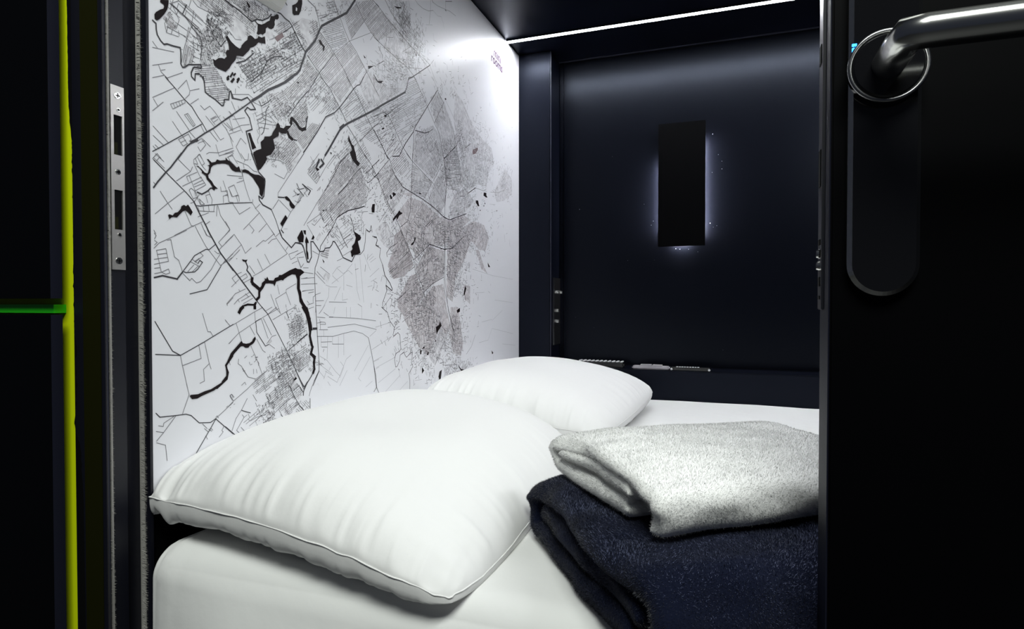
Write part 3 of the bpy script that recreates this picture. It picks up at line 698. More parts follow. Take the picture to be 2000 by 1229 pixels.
grid([(560, 250), (575, 243), (588, 256), (600, 250), (610, 240), (624, 245), (608, 275), (592, 292), (578, 270), (566, 272)], NE, 0.0028, 0.02, .95, 'road', thr=-1, haze='haze', wd=.00055)
grid([(535, 272), (545, 265), (560, 272), (575, 275), (588, 295), (580, 310), (566, 335), (555, 315), (545, 310), (525, 305)], NE, 0.0036, 0.006, .8, 'street', thr=-.4, haze='haze')
grid([(664, 212), (692, 168), (712, 195), (722, 215), (716, 228), (690, 240), (678, 235)], (9, -8), 0.0042, 0.010, .75)
grid([(690, 246), (718, 232), (740, 210), (765, 190), (790, 180), (797, 150), (812, 150), (820, 175), (835, 200), (822, 230), (808, 250), (790, 275), (770, 250), (745, 290), (720, 275)], (9, -5), 0.0038, 0.012, .75, 'street', thr=-.5)
grid([(700, 160), (715, 135), (755, 170), (788, 172), (782, 178), (740, 205), (722, 212), (712, 190)], NE, 0.0038, 0.008, .7, 'faint', haze='haze')
grid([(745, 110), (800, 140), (800, 155), (790, 175), (770, 185), (755, 160)], (3, -10), 0.0040, 0.006, .7, 'faint')
grid([(650, 290), (690, 262), (700, 262), (722, 302), (735, 342), (722, 355), (707, 330), (675, 340), (660, 310)], NE, 0.0038, 0.010, .75, thr=-.5)
grid([(656, 322), (672, 305), (690, 320), (703, 328), (712, 350), (716, 372), (714, 395), (700, 408), (680, 412), (660, 422), (640, 412), (622, 412), (620, 396), (640, 360)], NE, 0.0031, 0.02, .93, 'street', thr=-1, haze='haze')
grid([(622, 415), (655, 395), (668, 385), (680, 410), (660, 424), (645, 442), (632, 435)], NE, 0.004, 0.008, .8, 'road', wd=.0006)
grid([(600, 330), (612, 312), (626, 348), (618, 358)], NE, 0.0045, 0.02, .9, thr=-1)
grid([(745, 295), (770, 260), (785, 292), (800, 320), (806, 345), (795, 350), (772, 335), (758, 310)], NE, 0.0042, 0.018, .75)
grid([(735, 345), (758, 315), (775, 345), (792, 368), (780, 395), (765, 420), (752, 395)], NE, 0.0036, 0.010, .75, haze='haze')
grid([(812, 262), (845, 245), (858, 262), (864, 290), (866, 308), (846, 350), (808, 316), (806, 290)], NE, 0.0034, 0.006, .85, 'faint', haze='haze', thr=-.9)
grid([(805, 320), (845, 356), (830, 388), (802, 375), (803, 345)], (10, 3), 0.0038, 0.007, .8, 'street', haze='haze')
grid([(840, 190), (856, 180), (868, 200), (885, 250), (892, 300), (872, 310), (866, 290), (852, 245)], (2, 10), 0.0036, 0.010, .8, 'faint', haze='haze')
grid([(866, 308), (892, 290), (900, 350), (905, 362), (895, 375), (880, 370), (872, 360)], (10, -1), 0.0032, 0.012, .85, 'street', haze='haze')
grid([(848, 358), (868, 320), (873, 350), (870, 398), (858, 420), (835, 395)], (8, -8), 0.0036, 0.006, .8, 'faint', haze='haze')
grid([(773, 420), (800, 385), (826, 395), (860, 425), (880, 432), (905, 420), (918, 430), (905, 442), (880, 470), (862, 480), (838, 480), (812, 500), (795, 470), (785, 445)], (3, -10), 0.0040, 0.006, .8, 'faint', haze='mauve', thr=-.6)
grid([(770, 460), (785, 448), (798, 480), (806, 505), (770, 545), (757, 520), (768, 485)], (8, -8), 0.0028, 0.025, .95, 'street', thr=-1, haze='mauve', wd=.0006)
grid([(758, 528), (800, 498), (808, 518), (790, 540), (768, 545)], (9, -7), 0.0028, 0.03, .95, 'road', thr=-1, haze='mauve', wd=.0006)
grid([(778, 585), (800, 540), (812, 535), (822, 560), (828, 575), (812, 605), (790, 620), (776, 600)], (9, -7), 0.0034, 0.012, .9, 'street', thr=-.8, haze='mauve', wd=.0006)
grid([(812, 525), (835, 482), (868, 490), (866, 540), (845, 555), (828, 570)], (3, 10), 0.0038, 0.006, .8, 'faint', haze='mauve', thr=-.7)
grid([(788, 622), (812, 605), (845, 560), (866, 555), (872, 600), (880, 640), (868, 655), (850, 680), (835, 690), (818, 678), (806, 655)], (4, -10), 0.0042, 0.006, .8, 'faint', haze='mauve', thr=-.7)
grid([(874, 470), (895, 450), (925, 432), (945, 440), (955, 465), (948, 490), (935, 488), (920, 470), (905, 512), (890, 540), (884, 590), (872, 580)], (2, -10), 0.0042, 0.006, .7, 'faint', haze='mauve', thr=-.5)
grid([(928, 488), (935, 488), (945, 520), (952, 535), (940, 525)], (2, -10), 0.004, 0.006, .7, 'faint', haze='mauve')
grid([(905, 555), (918, 560), (918, 595), (908, 585)], (6, 10), 0.004, 0.02, .9, 'faint', haze='mauve', thr=-1)
grid([(880, 600), (895, 600), (900, 640), (905, 670), (900, 695), (885, 690), (878, 655)], (2, -10), 0.0045, 0.006, .7, 'faint', haze='mauve')
grid([(835, 690), (860, 640), (872, 655), (858, 700), (850, 715), (842, 705)], (4, -10), 0.004, 0.005, .8, 'street', haze='haze', wd=.0006)
grid([(890, 180), (905, 200), (920, 240), (940, 270), (960, 290), (965, 320), (950, 345), (930, 320), (905, 315), (893, 280), (885, 230)], (2, -10), 0.005, 0.006, .55, 'faint', haze='haze', thr=-.2)
grid([(896, 320), (915, 310), (935, 320), (955, 330), (950, 365), (932, 360), (915, 372), (903, 358)], (2, -10), 0.005, 0.006, .6, 'faint', haze='haze', thr=-.3)
grid([(965, 375), (985, 330), (1000, 350), (1000, 378), (985, 392), (970, 395)], (2, -10), 0.005, 0.006, .6, 'faint', haze='haze', thr=-.3)
grid([(892, 375), (912, 368), (925, 395), (905, 418), (885, 425), (876, 405)], (9, -3), 0.0035, 0.010, .8, 'faint', haze='haze')
grid([(868, 720), (905, 705), (925, 710), (915, 730), (880, 745), (868, 740)], (4, -10), 0.004, 0.005, .7, 'street', thr=-.2)
grid([(563, 635), (575, 612), (592, 620), (596, 650), (580, 660), (565, 668)], (10, -6), 0.0036, 0.006, .8, 'street')
grid([(525, 700), (552, 682), (575, 690), (598, 672), (607, 700), (598, 720), (575, 735), (560, 715), (536, 730), (522, 718)], (10, -7), 0.0034, 0.005, .85, 'street', thr=-.6)
grid([(490, 745), (520, 722), (540, 728), (560, 720), (575, 740), (555, 755), (535, 750), (518, 765), (500, 770)], (10, -8), 0.0034, 0.005, .85, 'street', haze=None)
grid([(518, 772), (545, 752), (575, 745), (592, 762), (582, 790), (565, 812), (545, 800), (530, 800)], (9, -8), 0.0034, 0.005, .85, 'street')
grid([(465, 820), (505, 790), (520, 800), (545, 818), (562, 835), (545, 848), (520, 862), (505, 842)], (9, -8), 0.0060, 0.008, .65, 'street')
grid([(580, 792), (600, 780), (606, 800), (598, 818), (585, 812)], (8, 9), 0.004, 0.006, .8, 'street')
grid([(640, 455), (690, 415), (725, 430), (715, 450), (700, 445), (688, 470), (668, 480)], (9, -8), 0.0062, 0.010, .55, 'faint')
grid([(732, 450), (752, 430), (770, 460), (765, 490), (750, 480), (740, 465)], NE, 0.005, 0.008, .6, 'faint', haze='haze')


def scatter(cx, cy, rx, ry, n, mm, ln=0.005, wd=0.0007):
    for _ in range(n):
        px, py = cx + random.gauss(0, rx), cy + random.gauss(0, ry)
        if px > 1003 or py < 5:
            continue
        p = wpt(px, py)
        if vnoise(p[0] * 22, p[1] * 22, 6.0) < -0.25:
            continue
        th = random.choice((0.55, 0.55 + math.pi / 2)) + random.gauss(0, .18) + 1.2 * float(vnoise(p[0] * 6, p[1] * 6, 1.0))
        l = ln * random.uniform(.4, 1.3)
        d = np.array((math.cos(th), math.sin(th))) * l / 2
        add_seg(p - d, p + d, wd, MAT_I[mm], 0.00033 + random.random() * 0.00005)


for q in ((870, 250, 28, 55, 900, 'street'), (900, 310, 32, 50, 900, 'street'), (930, 330, 28, 40, 700, 'faint'), (985, 360, 12, 25, 160, 'street'),
          (840, 470, 40, 45, 1300, 'street'), (905, 460, 30, 30, 700, 'street'), (830, 560, 38, 50, 1300, 'street'), (840, 640, 30, 45, 900, 'street'),
          (885, 540, 16, 50, 500, 'street'), (890, 660, 12, 40, 320, 'street'), (895, 725, 16, 12, 200, 'road'), (840, 700, 14, 25, 200, 'road'),
          (790, 40, 10, 35, 420, 'road'), (815, 90, 10, 25, 160, 'street'), (560, 120, 30, 22, 500, 'road'), (500, 130, 18, 25, 220, 'road'),
          (540, 20, 60, 20, 0, 'road'), (470, 20, 30, 14, 420, 'road'), (415, 60, 18, 25, 420, 'road'), (590, 70, 18, 25, 360, 'road'),
          (640, 20, 20, 15, 200, 'road'), (540, 300, 20, 12, 160, 'road'), (560, 720, 30, 30, 460, 'street'), (530, 800, 30, 22, 460, 'road'),
          (690, 340, 25, 40, 400, 'street'), (760, 220, 30, 40, 600, 'street'), (780, 130, 25, 30, 400, 'street'), (770, 380, 25, 40, 400, 'street'),
          (560, 220, 18, 20, 260, 'road'), (625, 190, 25, 25, 300, 'street'), (580, 640, 12, 18, 160, 'street'), (670, 440, 25, 15, 200, 'street')):
    scatter(*q, ln=(0.004 if q[5] == 'road' else 0.006) if q[0] < 780 else 0.012, wd=0.00055 if q[5] == 'road' else 0.0008)

# the print goes on above the part in the photograph
tile(0, 0, 1, 'c440 0 400 -30 330 -75;d692 2 705 -40 700 -110 720 -200;b730 0 690 -60 640 -160;b752 0 700 -90 660 -220;c560 10 520 -60 430 -110 320 -190;P590 0 600 -30 588 -60 575 -30;e316 4 318 -30 305 -60;b652 0 600 -110 560 -200;a820 0 790 -60 700 -200')
grid([(330, -8), (330, -120), (480, -130), (600, -60), (560, -8), (440, -8)], (10, 8), 0.0042, 0.006, .8, 'street', thr=-.4)
grid([(610, -10), (600, -120), (650, -160), (690, -60), (700, -10)], (10, -6), 0.0038, 0.008, .8, 'street', haze='haze')
grid([(705, -8), (720, -120), (700, -220), (660, -220), (760, -40), (775, -8)], NE, 0.0034, 0.02, .9, 'street', thr=-.9, haze='haze')
grid([(330, -130), (330, -330), (480, -330), (600, -200), (590, -80), (480, -140)], (10, -6), 0.0062, 0.010, .75, 'street', thr=-.3)

# logo words
def text_on_wall(txt, p0, p1, size_px_top):
    cu = bpy.data.curves.new('lettering', 'FONT')
    cu.body = txt
    cu.size = 1.0
    cu.offset = 0.02
    o = bpy.data.objects.new('lettering', cu)
    COL.objects.link(o)
    bpy.context.view_layer.update()
    me = o.evaluated_get(bpy.context.evaluated_depsgraph_get()).to_mesh()
    co = np.array([v.co[:] for v in me.vertices])
    fs = [tuple(p.vertices) for p in me.polygons]
    a, b = wpt(*p0), wpt(*p1)
    d = b - a
    L = np.hypot(*d)
    d = d / L
    n = np.array((-d[1], d[0]))
    k = L / (co[:, 0].max() - co[:, 0].min())
    base = len(V)
    for c in co:
        q = a + d * (c[0] - co[:, 0].min()) * k + n * c[1] * k
        V.append((XL + 0.0006, q[0], q[1]))
    for f in fs:
        F.append(tuple(base + i for i in f))
        MI.append(8)
    o.evaluated_get(bpy.context.evaluated_depsgraph_get()).to_mesh_clear()
    bpy.data.objects.remove(o)
    bpy.data.curves.remove(cu)


text_on_wall('mini', (964, 108), (978, 125), 0)
text_on_wall('rooms', (959, 118), (981, 143), 0)

# the board itself
zb0 = CZ - 0.283
base = len(V)
for x in (XL - 0.012, XL):
    for y in (YW, YB):
        for z in (zb0, ZC - 0.003):
            V.append((x, y, z))
for f in ((0, 1, 3, 2), (4, 6, 7, 5), (0, 4, 5, 1), (2, 3, 7, 6), (0, 2, 6, 4), (1, 5, 7, 3)):
    F.append(tuple(base + i for i in f))
    MI.append(0)
V = [(v[0], max(v[1], YW), v[2]) for v in V]
wl = from_arrays('wall_left', V, F, [M_paper, M_ink, M_road, M_street, M_faint, M_haze, M_mauve, M_brown, M_logo], smooth=False, mi=MI)
structure(wl)
structure(box('trim_2', XL - 0.03, XL - 0.0125, YW, YB, 0.0, ZC, M_groove))

# ------------------------------------------------------------------ entrance frame, left side
def yj(px, x=XL - 0.008, py=600):
    return at(px, py, 'x', x).y


XJ = XL - 0.010
jy = [yj(p, XJ) for p in (208, 216, 246, 268, 290, 303)]
tr = structure(empty('trim_3', (XJ, 0.55, 0)))
xe = at(205, 600, 'y', 0.546).x
bm = bmesh.new()
ZT = 2.3
prism(bm, [(xe - 0.055, 0.62), (xe - 0.055, 0.546), (xe, 0.546), (XJ + 0.001, jy[0]), (XJ - 0.0005, jy[1]), (XJ - 0.0005, jy[2]), (XJ - 0.012, jy[2] + 0.001), (XJ - 0.012, jy[4]), (XJ + 0.003, jy[4]), (XL + 0.0008, YW - .0045), (XL + 0.0008, YW - .0005), (XL - 0.03, YW - .0005), (XL - 0.03, 0.62)], 0.0, ZT)
from_bm('frame_profile', bm, M_frame, tr)
bm = bmesh.new()
prism(bm, [(xe, 0.5455), (XJ + 0.0015, jy[0]), (XJ + 0.001, jy[0] + 0.001), (xe - 0.002, 0.5465)], 0.0, ZT)
from_bm('frame_edge', bm, M_frameedge, tr)
# green reflection in the black frame, painted as a dark olive band
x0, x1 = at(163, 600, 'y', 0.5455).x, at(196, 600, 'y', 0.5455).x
box('painted_reflection', x0, x1, 0.5448, 0.547, 0.0, ZT, M_olive, tr)


def brush(name, x, y, hw, ln, parent, n=5200, z0=0.3, z1=1.6):
    V, F = [], []
    for x_, a, b in ((0, y - hw * .7, y + hw * .7),):
        V += [(x - 0.006, a, z0), (x - 0.006, b, z0), (x - 0.006, b, z1), (x - 0.006, a, z1),
              (x + ln * .3, a, z0), (x + ln * .3, b, z0), (x + ln * .3, b, z1), (x + ln * .3, a, z1)]
        F += [(0, 1, 2, 3), (4, 5, 6, 7), (0, 3, 7, 4), (1, 2, 6, 5), (0, 1, 5, 4), (3, 2, 6, 7)]
    for i in range(n):
        z = random.uniform(z0, z1)
        yy = y + random.uniform(-hw, hw) * .75
        l = ln * random.uniform(0.55, 1.1) * (1 + 0.25 * math.sin(z * 37) * math.sin(z * 91))
        dy, dz = random.gauss(0, hw * .55), random.gauss(0, .0012)
        b = len(V)
        V += [(x - 0.004, yy - .0003, z), (x - 0.004, yy + .0003, z + .0004), (x + l, yy + dy, z + dz)]
        F.append((b, b + 1, b + 2))
    return from_arrays(name, V, F, M_brush, parent, smooth=False)


brush('brush_seal', XJ + 0.0015, jy[0] + 0.0035, 0.0016, 0.0035, tr)
brush('brush_seal', XJ - 0.006, (jy[3] + jy[4]) / 2 + 0.0045, 0.0026, 0.007, tr, 8000)


# strike plate
def plate_with_holes(bm, x0, x1, y0, y1, z0, z1, holes):
    zs = sorted(set([z0, z1] + [h[0] for h in holes] + [h[1] for h in holes]))
    for a, b in zip(zs[:-1], zs[1:]):
        hit = [h for h in holes if h[0] <= a + 1e-6 and b <= h[1] + 1e-6]
        if hit:
            m_ = (y1 - y0) * 0.16
            bx(bm, x0, x1, y0, y0 + m_ * 1.35, a, b)
            bx(bm, x0, x1, y1 - m_, y1, a, b)
        else:
            bx(bm, x0, x1, y0, y1, a, b)


py0, py1 = yj(218, XJ), yj(244, XJ)
pz = lambda py: at(231, py, 'x', XJ).z
sp = empty('strike_plate_root', (XJ, py0, pz(527)))
bpy.data.objects.remove(sp)
bm = bmesh.new()
holes = [(pz(304), pz(227)), (pz(449), pz(372))]
plate_with_holes(bm, XJ - 0.001, XJ + 0.0022, py0, py1, pz(527), pz(170), holes)
bmesh.ops.remove_doubles(bm, verts=bm.verts, dist=1e-6)
sp = from_bm('strike_plate', bm, M_steel, tr)
bm = bmesh.new()
for a, b in holes:
    bx(bm, XJ - 0.0002, XJ + 0.0003, py0 + 0.003, py1 - 0.003, a, b)
ph = from_bm('latch_pocket', bm, M_groove, sp)
ph.matrix_parent_inverse = Matrix.Identity(4)
bm = bmesh.new()
for a, b in holes:
    bx(bm, XJ - 0.0002, XJ + 0.0006, py0 + 0.004, py1 - 0.008, a + .001, a + (b - a) * .32)
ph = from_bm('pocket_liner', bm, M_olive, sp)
ym = (py0 + py1) / 2
for py, r, dy, cross in ((189, .0052, 0, 1), (216, .0028, .001, 0), (337, .0042, 0, 0), (459, .0028, .001, 0), (510, .0052, 0, 1)):
    z = pz(py)
    bm = bmesh.new()
    cyl(bm, (XJ + 0.0015, ym + dy, z), (XJ + 0.0030, ym + dy, z), r, r * .85, 24)
    if cross:
        bx(bm, XJ + 0.0029, XJ + 0.0032, ym - r * .55, ym + r * .55, z - .0006, z + .0006, mi=1)
        bx(bm, XJ + 0.0029, XJ + 0.0032, ym - .0006, ym + .0006, z - r * .55, z + r * .55, mi=1)
    else:
        cyl(bm, (XJ + 0.0029, ym + dy, z), (XJ + 0.0032, ym + dy, z), r * .5, r * .5, 16, mi=1)
    from_bm('screw', bm, [M_chrome, M_groove], sp)

# lime painted corridor wall beside the frame, with the ragged black paint edge
xs0 = at(118, 600, 'y', 0.5485).x
bm = bmesh.new()
bx(bm, -1.6, xe - 0.055, 0.5485, 0.60, 0.0, ZT)
structure(from_bm('wall_front', bm, M_lime))
V, F = [], []
zz = np.linspace(CZ - .62, CZ + .62, 420)
for i, z in enumerate(zz):
    # ragged boundary in photograph pixels, top to bottom
    t = (CZ + 0.395 - z) / 0.795 * 1229
    px = np.interp(t, [-400, 0, 220, 300, 420, 560, 640, 700, 790, 850, 900, 1000, 1229, 1600], [136, 137, 138, 143, 145, 144, 143, 147, 147, 142, 154, 158, 159, 160])
    amp = np.interp(t, [0, 240, 330, 900, 960, 1229], [.2, .4, 1.6, 1.5, .3, .3])
    px += amp * (float(vnoise(z * 160, 1.0)) + .6 * float(vnoise(z * 420, 5.0)))
    xx = at(px, 600, 'y', 0.5455).x
    V += [(xx, 0.5458, z), (xe - 0.054, 0.5458, z), (xx, 0.5484, z), (xe - 0.054, 0.5484, z)]
    if i:
        a, b = 4 * (i - 1), 4 * i
        F += [(a, a + 1, b + 1, b), (a, b, b + 2, a + 2)]
F += [(0, 2, 3, 1)]
structure(from_arrays('trim_4', V, F, M_groove, smooth=False))

# ------------------------------------------------------------------ lockers left of the entrance
xl1 = at(99, 600, 'y', 0.522).x
yl1 = at(122, 600, 'x', xl1).y
zu = at(110, 583, 'y', 0.526).z
zl = at(110, 615, 'y', 0.526).z


def locker(z0, z1, label):
    r = empty('locker', (xl1 - 0.2, 0.541, z0))
    tag(r, label, 'locker', 'steel lockers stacked left of the entrance')
    xf = at(99, 600, 'y', 0.522).x
    bm = bmesh.new()
    x_l = xl1 - 0.42
    prism(bm, [(x_l, yl1), (x_l, 0.522), (xf, 0.522), (xf, yl1)], z0, z1)
    bm.faces.ensure_lookup_table()
    for f in bm.faces:
        f.normal_update()
        c = f.calc_center_median()
        if c.x > xf - 0.001 and abs(f.normal.z) < .5:
            f.material_index = 1
    from_bm('locker_door', bm, [M_lock, M_lockedge], r)
    bm = bmesh.new()
    bx(bm, x_l, xl1 - 0.03, yl1, 0.5484, z0 + 0.002, z1 - 0.002)
    from_bm('locker_body', bm, M_lock, r)
    return r


locker(zu, 2.05, 'tall black steel locker door above the green strip at the left edge')
locker(0.05, zl, 'black steel locker door below the green strip at the left edge')
bm = bmesh.new()
xg = at(100, 600, 'y', 0.53).x
bx(bm, xl1 - 0.42, xg, 0.533, 0.5484, zl + 0.002, at(110, 595, 'y', 0.533).z)
structure(from_bm('trim_5', bm, M_green))

# ------------------------------------------------------------------ near door on the right
XD = 0.069
d2 = structure(empty('door_2', (XD, 0.545, 0)))
bm = bmesh.new()
bx(bm, XD, 1.05, 0.521, 0.571, 0.02, 2.2, 0.0012)
from_bm('door_leaf', bm, M_neard, d2)
bm = bmesh.new()
bx(bm, XD - 0.0012, XD + 0.001, 0.5235, 0.5695, 0.02, 2.2)
from_bm('edge_strip', bm, M_lockedge, d2)
zq0 = at(1608, 605, 'x', XD).z
bm = bmesh.new()
bx(bm, XD - 0.0035, XD - 0.001, 0.5455, 0.5665, zq0, zq0 + 0.275, 0.0006)
fp = from_bm('lock_faceplate', bm, M_steeld, d2)
bm = bmesh.new()
zf = lambda py: at(1608, py, 'x', XD).z
for a, b in ((505, 490), (481, 470), (560, 542), (370, 300), (140, 105), (585, 578)):
    bx(bm, XD - 0.0042, XD - 0.003, 0.551, 0.561, zf(a), zf(b))
from_bm('bolt_slot', bm, M_groove, fp)
bm = bmesh.new()
for p in (497, 520):
    cyl(bm, (XD - 0.003, 0.556, zf(p)), (XD - 0.006, 0.556, zf(p)), 0.004, 0.003, 16)
from_bm('screw', bm, M_chrome, fp)

# long rounded escutcheon
xa, xb = at(1656, 400, 'y', 0.512).x, at(1800, 400, 'y', 0.512).x
xm, rr = (xa + xb) / 2, (xb - xa) / 2
z_bot = at(1725, 578, 'y', 0.512).z


def stadium(r, z0, z1, n=24):
    pts = []
    for k in range(n + 1):
        th = math.pi + math.pi * k / n
        pts.append((xm + r * math.cos(th), z0 + r + r * math.sin(th)))
    for k in range(n + 1):
        th = math.pi * k / n
        pts.append((xm + r * math.cos(th), z1 - r + r * math.sin(th)))
    return pts


def slab(bm, pts, ya, yb, inset, mi=0):
    c = np.mean(np.array(pts), axis=0)
    A = [bm.verts.new((p[0], ya, p[1])) for p in pts]
    B = [bm.verts.new((p[0], yb, p[1])) for p in pts]
    fs = []
    n = len(pts)
    for i in range(n):
        fs.append(bm.faces.new((A[i], A[(i + 1) % n], B[(i + 1) % n], B[i])))
    fs.append(bm.faces.new(A))
    fs.append(bm.faces.new(B))
    for f in fs:
        f.material_index = mi


bm = bmesh.new()
P1 = stadium(rr, z_bot, z_bot + 0.30)
P2 = stadium(rr - 0.003, z_bot + 0.003, z_bot + 0.297)
A = [bm.verts.new((p[0], 0.5208, p[1])) for p in P1]
B = [bm.verts.new((p[0], 0.515, p[1])) for p in P1]
C2 = [bm.verts.new((p[0], 0.512, p[1])) for p in P2]
n = len(P1)
for i in range(n):
    bm.faces.new((A[i], A[(i + 1) % n], B[(i + 1) % n], B[i]))
    bm.faces.new((B[i], B[(i + 1) % n], C2[(i + 1) % n], C2[i]))
bm.faces.new(A)
es = from_bm('escutcheon', bm, M_chrome, d2)
bm = bmesh.new()
slab(bm, P2, 0.5119, 0.513, 0)
from_bm('reader_cover', bm, M_glossb, es)
# blue status lights by the rose
zr = at(1735, 128, 'y', 0.505).z
xr = at(1735, 128, 'y', 0.505).x
bm = bmesh.new()
for py in (88, 96, 101):
    p = at(1668, py, 'y', 0.511)
    bx(bm, p.x - .0012, p.x + .0018, 0.5105, 0.5122, p.z - .0007, p.z + .0007)
M_blue = mat('blue_led', (0, .1, 1), .4, emit=((0.02, 0.25, 1.0), 5.0))
from_bm('status_light', bm, M_blue, es)
# rose + lever
bm = bmesh.new()
cyl(bm, (xr, 0.5118, zr), (xr, 0.506, zr), 0.0255, 0.0255, 48)
cyl(bm, (xr, 0.506, zr), (xr, 0.503, zr), 0.0255, 0.0215, 48)
from_bm('rose', bm, M_glossb, d2, smooth=False)
bm = bmesh.new()
m_ = Matrix.Translation((xr, 0.5045, zr)) @ Matrix.Rotation(math.radians(90), 4, 'X')
R0, R1 = 0.0246, 0.0016
ring = []
for i in range(56):
    th = 2 * math.pi * i / 56
    ring.append([bm.verts.new((xr + (R0 + R1 * math.cos(f)) * math.cos(th), 0.5045 + R1 * math.sin(f), zr + (R0 + R1 * math.cos(f)) * math.sin(th))) for f in [2 * math.pi * k / 10 for k in range(10)]])
for i in range(56):
    for k in range(10):
        bm.faces.new((ring[i][k], ring[(i + 1) % 56][k], ring[(i + 1) % 56][(k + 1) % 10], ring[i][(k + 1) % 10]))
from_bm('rose_rim', bm, M_steeld, d2, smooth=True)
yl = 0.452
pts = [(xr - .0005, 0.507, zr), (xr - .0005, 0.50, zr), (xr - .0005, 0.48, zr), (xr - .0005, yl + .011, zr), (xr - .0002, yl + .001, zr + .0006), (xr + .010, yl, zr + .0012)]
for k in range(1, 12):
    pts.append((xr + .010 + 0.125 * k / 11, yl, zr + .0012))
tube('lever_handle', pts, 0.0106, M_chrome, d2, 28)

# ------------------------------------------------------------------ lights as objects
led = empty('ceiling_light_strip', (0.25, 1.975, ZC))
tag(led, 'long thin white light strip across the black ceiling', 'light')
box('strip_diffuser', XL + 0.004, 1.2, 1.967, 1.983, ZC - 0.006, ZC - 0.0012, M_led, led)
bm = bmesh.new()
bx(bm, XL + 0.002, 1.202, 1.963, 1.967, ZC - 0.006, ZC - 0.0001)
bx(bm, XL + 0.002, 1.202, 1.983, 1.987, ZC - 0.006, ZC - 0.0001)
from_bm('strip_channel', bm, M_black, led)

# backlit black panel on the back door
yp = 2.184
a, b = at(1286, 243, 'y', yp), at(1377, 479, 'y', yp)
pl = empty('backlit_panel', ((a.x + b.x) / 2, yp, b.z))
tag(pl, 'tall black panel with bluish light glowing behind it on the back door', 'wall light')
bm = bmesh.new()
bx(bm, a.x, b.x, yp, yp + 0.012, b.z, a.z, 0.0008)
from_bm('front_cover', bm, M_matteb, pl)
box('mounting_block', a.x + 0.03, b.x - 0.03, yp + 0.012, YD - 0.0005, b.z + 0.04, a.z - 0.04, M_groove, pl)
bm = bmesh.new()
bx(bm, a.x + 0.012, a.x + 0.017, yp + 0.0122, yp + 0.0145, b.z + 0.05, a.z - 0.13)
bx(bm, b.x - 0.015, b.x - 0.010, yp + 0.0122, yp + 0.0145, b.z + 0.04, a.z - 0.06)
bx(bm, a.x + 0.05, b.x - 0.05, yp + 0.0122, yp + 0.0145, b.z + 0.012, b.z + 0.016)
from_bm('glow_strip', bm, M_backled, pl)

# white box high on the printed wall
pb = at(540, 26, 'x', XL)
bm = bmesh.new()
zb_, yb_ = pb.z + 0.0, pb.y
o1 = bmesh.new()
prof = [(XL + 0.0008, zb_ + 0.0), (XL + 0.012, zb_ + 0.004), (XL + 0.026, zb_ + 0.022), (XL + 0.026, zb_ + 0.12), (XL + 0.0008, zb_ + 0.12)]
A = [o1.verts.new((x, yb_ - 0.30, z)) for x, z in prof]
B = [o1.verts.new((x, yb_, z)) for x, z in prof]
o1.faces.new(A)
o1.faces.new(B)
for i in range(len(prof)):
    o1.faces.new((A[i], A[(i + 1) % 5], B[(i + 1) % 5], B[i]))
bmesh.ops.bevel(o1, geom=list(o1.edges), offset=0.0012, segments=2, affect='EDGES')
wb = from_bm('wall_box', o1, M_whitebox)
bm.free()
tag(wb, 'white plastic box mounted high on the map wall', 'box')

# ------------------------------------------------------------------ bed
def rounded_slab(x0, x1, y0, y1, z0, z1, r, nx, ny, fn=None):
    """closed rounded block as a grid cube with rounding"""
    bm = bmesh.new()
    bmesh.ops.create_cube(bm, size=2.0)
    for f in list(bm.faces):
        pass
    bmesh.ops.subdivide_edges(bm, edges=list(bm.edges), cuts=nx, use_grid_fill=True)
    cx, cy, cz = (x0 + x1) / 2, (y0 + y1) / 2, (z0 + z1) / 2
    hx, hy, hz = (x1 - x0) / 2, (y1 - y0) / 2, (z1 - z0) / 2

    def remap(t, h):
        # denser near the ends
        return math.copysign(1 - (1 - abs(t)) ** 1.7, t) * h
    for v in bm.verts:
        p = Vector((remap(v.co.x, hx), remap(v.co.y, hy), remap(v.co.z, hz)))
        q = Vector((max(-hx + r, min(hx - r, p.x)), max(-hy + r, min(hy - r, p.y)), max(-hz + r, min(hz - r, p.z))))
        d = p - q
        if d.length > 1e-9:
            m = max(abs(d.x), abs(d.y), abs(d.z))
            d = d.normalized() * m
        v.co = q + d + Vector((cx, cy, cz))
        if fn:
            v.co = fn(v.co)
    return bm


def mfn(c):
    top = max(0, min(1, (c.z - (ZM - 0.08)) / 0.06))
    c.z += top * (-0.006 * min(1, max(0, (c.y - 0.7) / 1.2)) + 0.0022 * float(vnoise(c.x * 5, c.y * 5, 2)) + 0.0012 * float(vnoise(c.x * 14, c.y * 9, 5)))
    fr = max(0, min(1, (0.66 - c.y) / 0.05))
    c.y -= fr * 0.34 * max(0, ZM - .02 - c.z) * max(0, min(1, (-0.02 - c.x) / .12)) * max(0, min(1, (c.x + .70) / .15))
    c.y += fr * 0.003 * float(vnoise(c.x * 7, c.z * 9, 8))
    # gathers of the fitted sheet at the front left corner
    g = math.exp(-((c.x - XL) ** 2 + (c.y - 0.585) ** 2) / 0.004)
    c.y += g * 0.004 * math.sin(c.x * 420)
    c.z += g * 0.003 * math.sin(c.x * 420 + 1)
    return c


bm = rounded_slab(XL + 0.022, 1.28, 0.572, YB - 0.004, ZM - 0.20, ZM, 0.04, 96, 96, mfn)
ms = from_bm('mattress', bm, M_sheet, smooth=True)
tag(ms, 'wide mattress in a white fitted sheet filling the cabin', 'mattress')
bb = box('bed_base', XL + 0.0, XR - 0.01, 0.60, YB - 0.002, 0.0, ZM - 0.202, M_black)
tag(bb, 'black bed base under the white mattress', 'bed base')


def zmat(y, x=0.0):
    return ZM - 0.006 * min(1, max(0, (y - 0.7) / 1.2)) + 0.0022 * float(vnoise(x * 5, y * 5, 2)) + 0.0012 * float(vnoise(x * 14, y * 9, 5)) + 0.0008


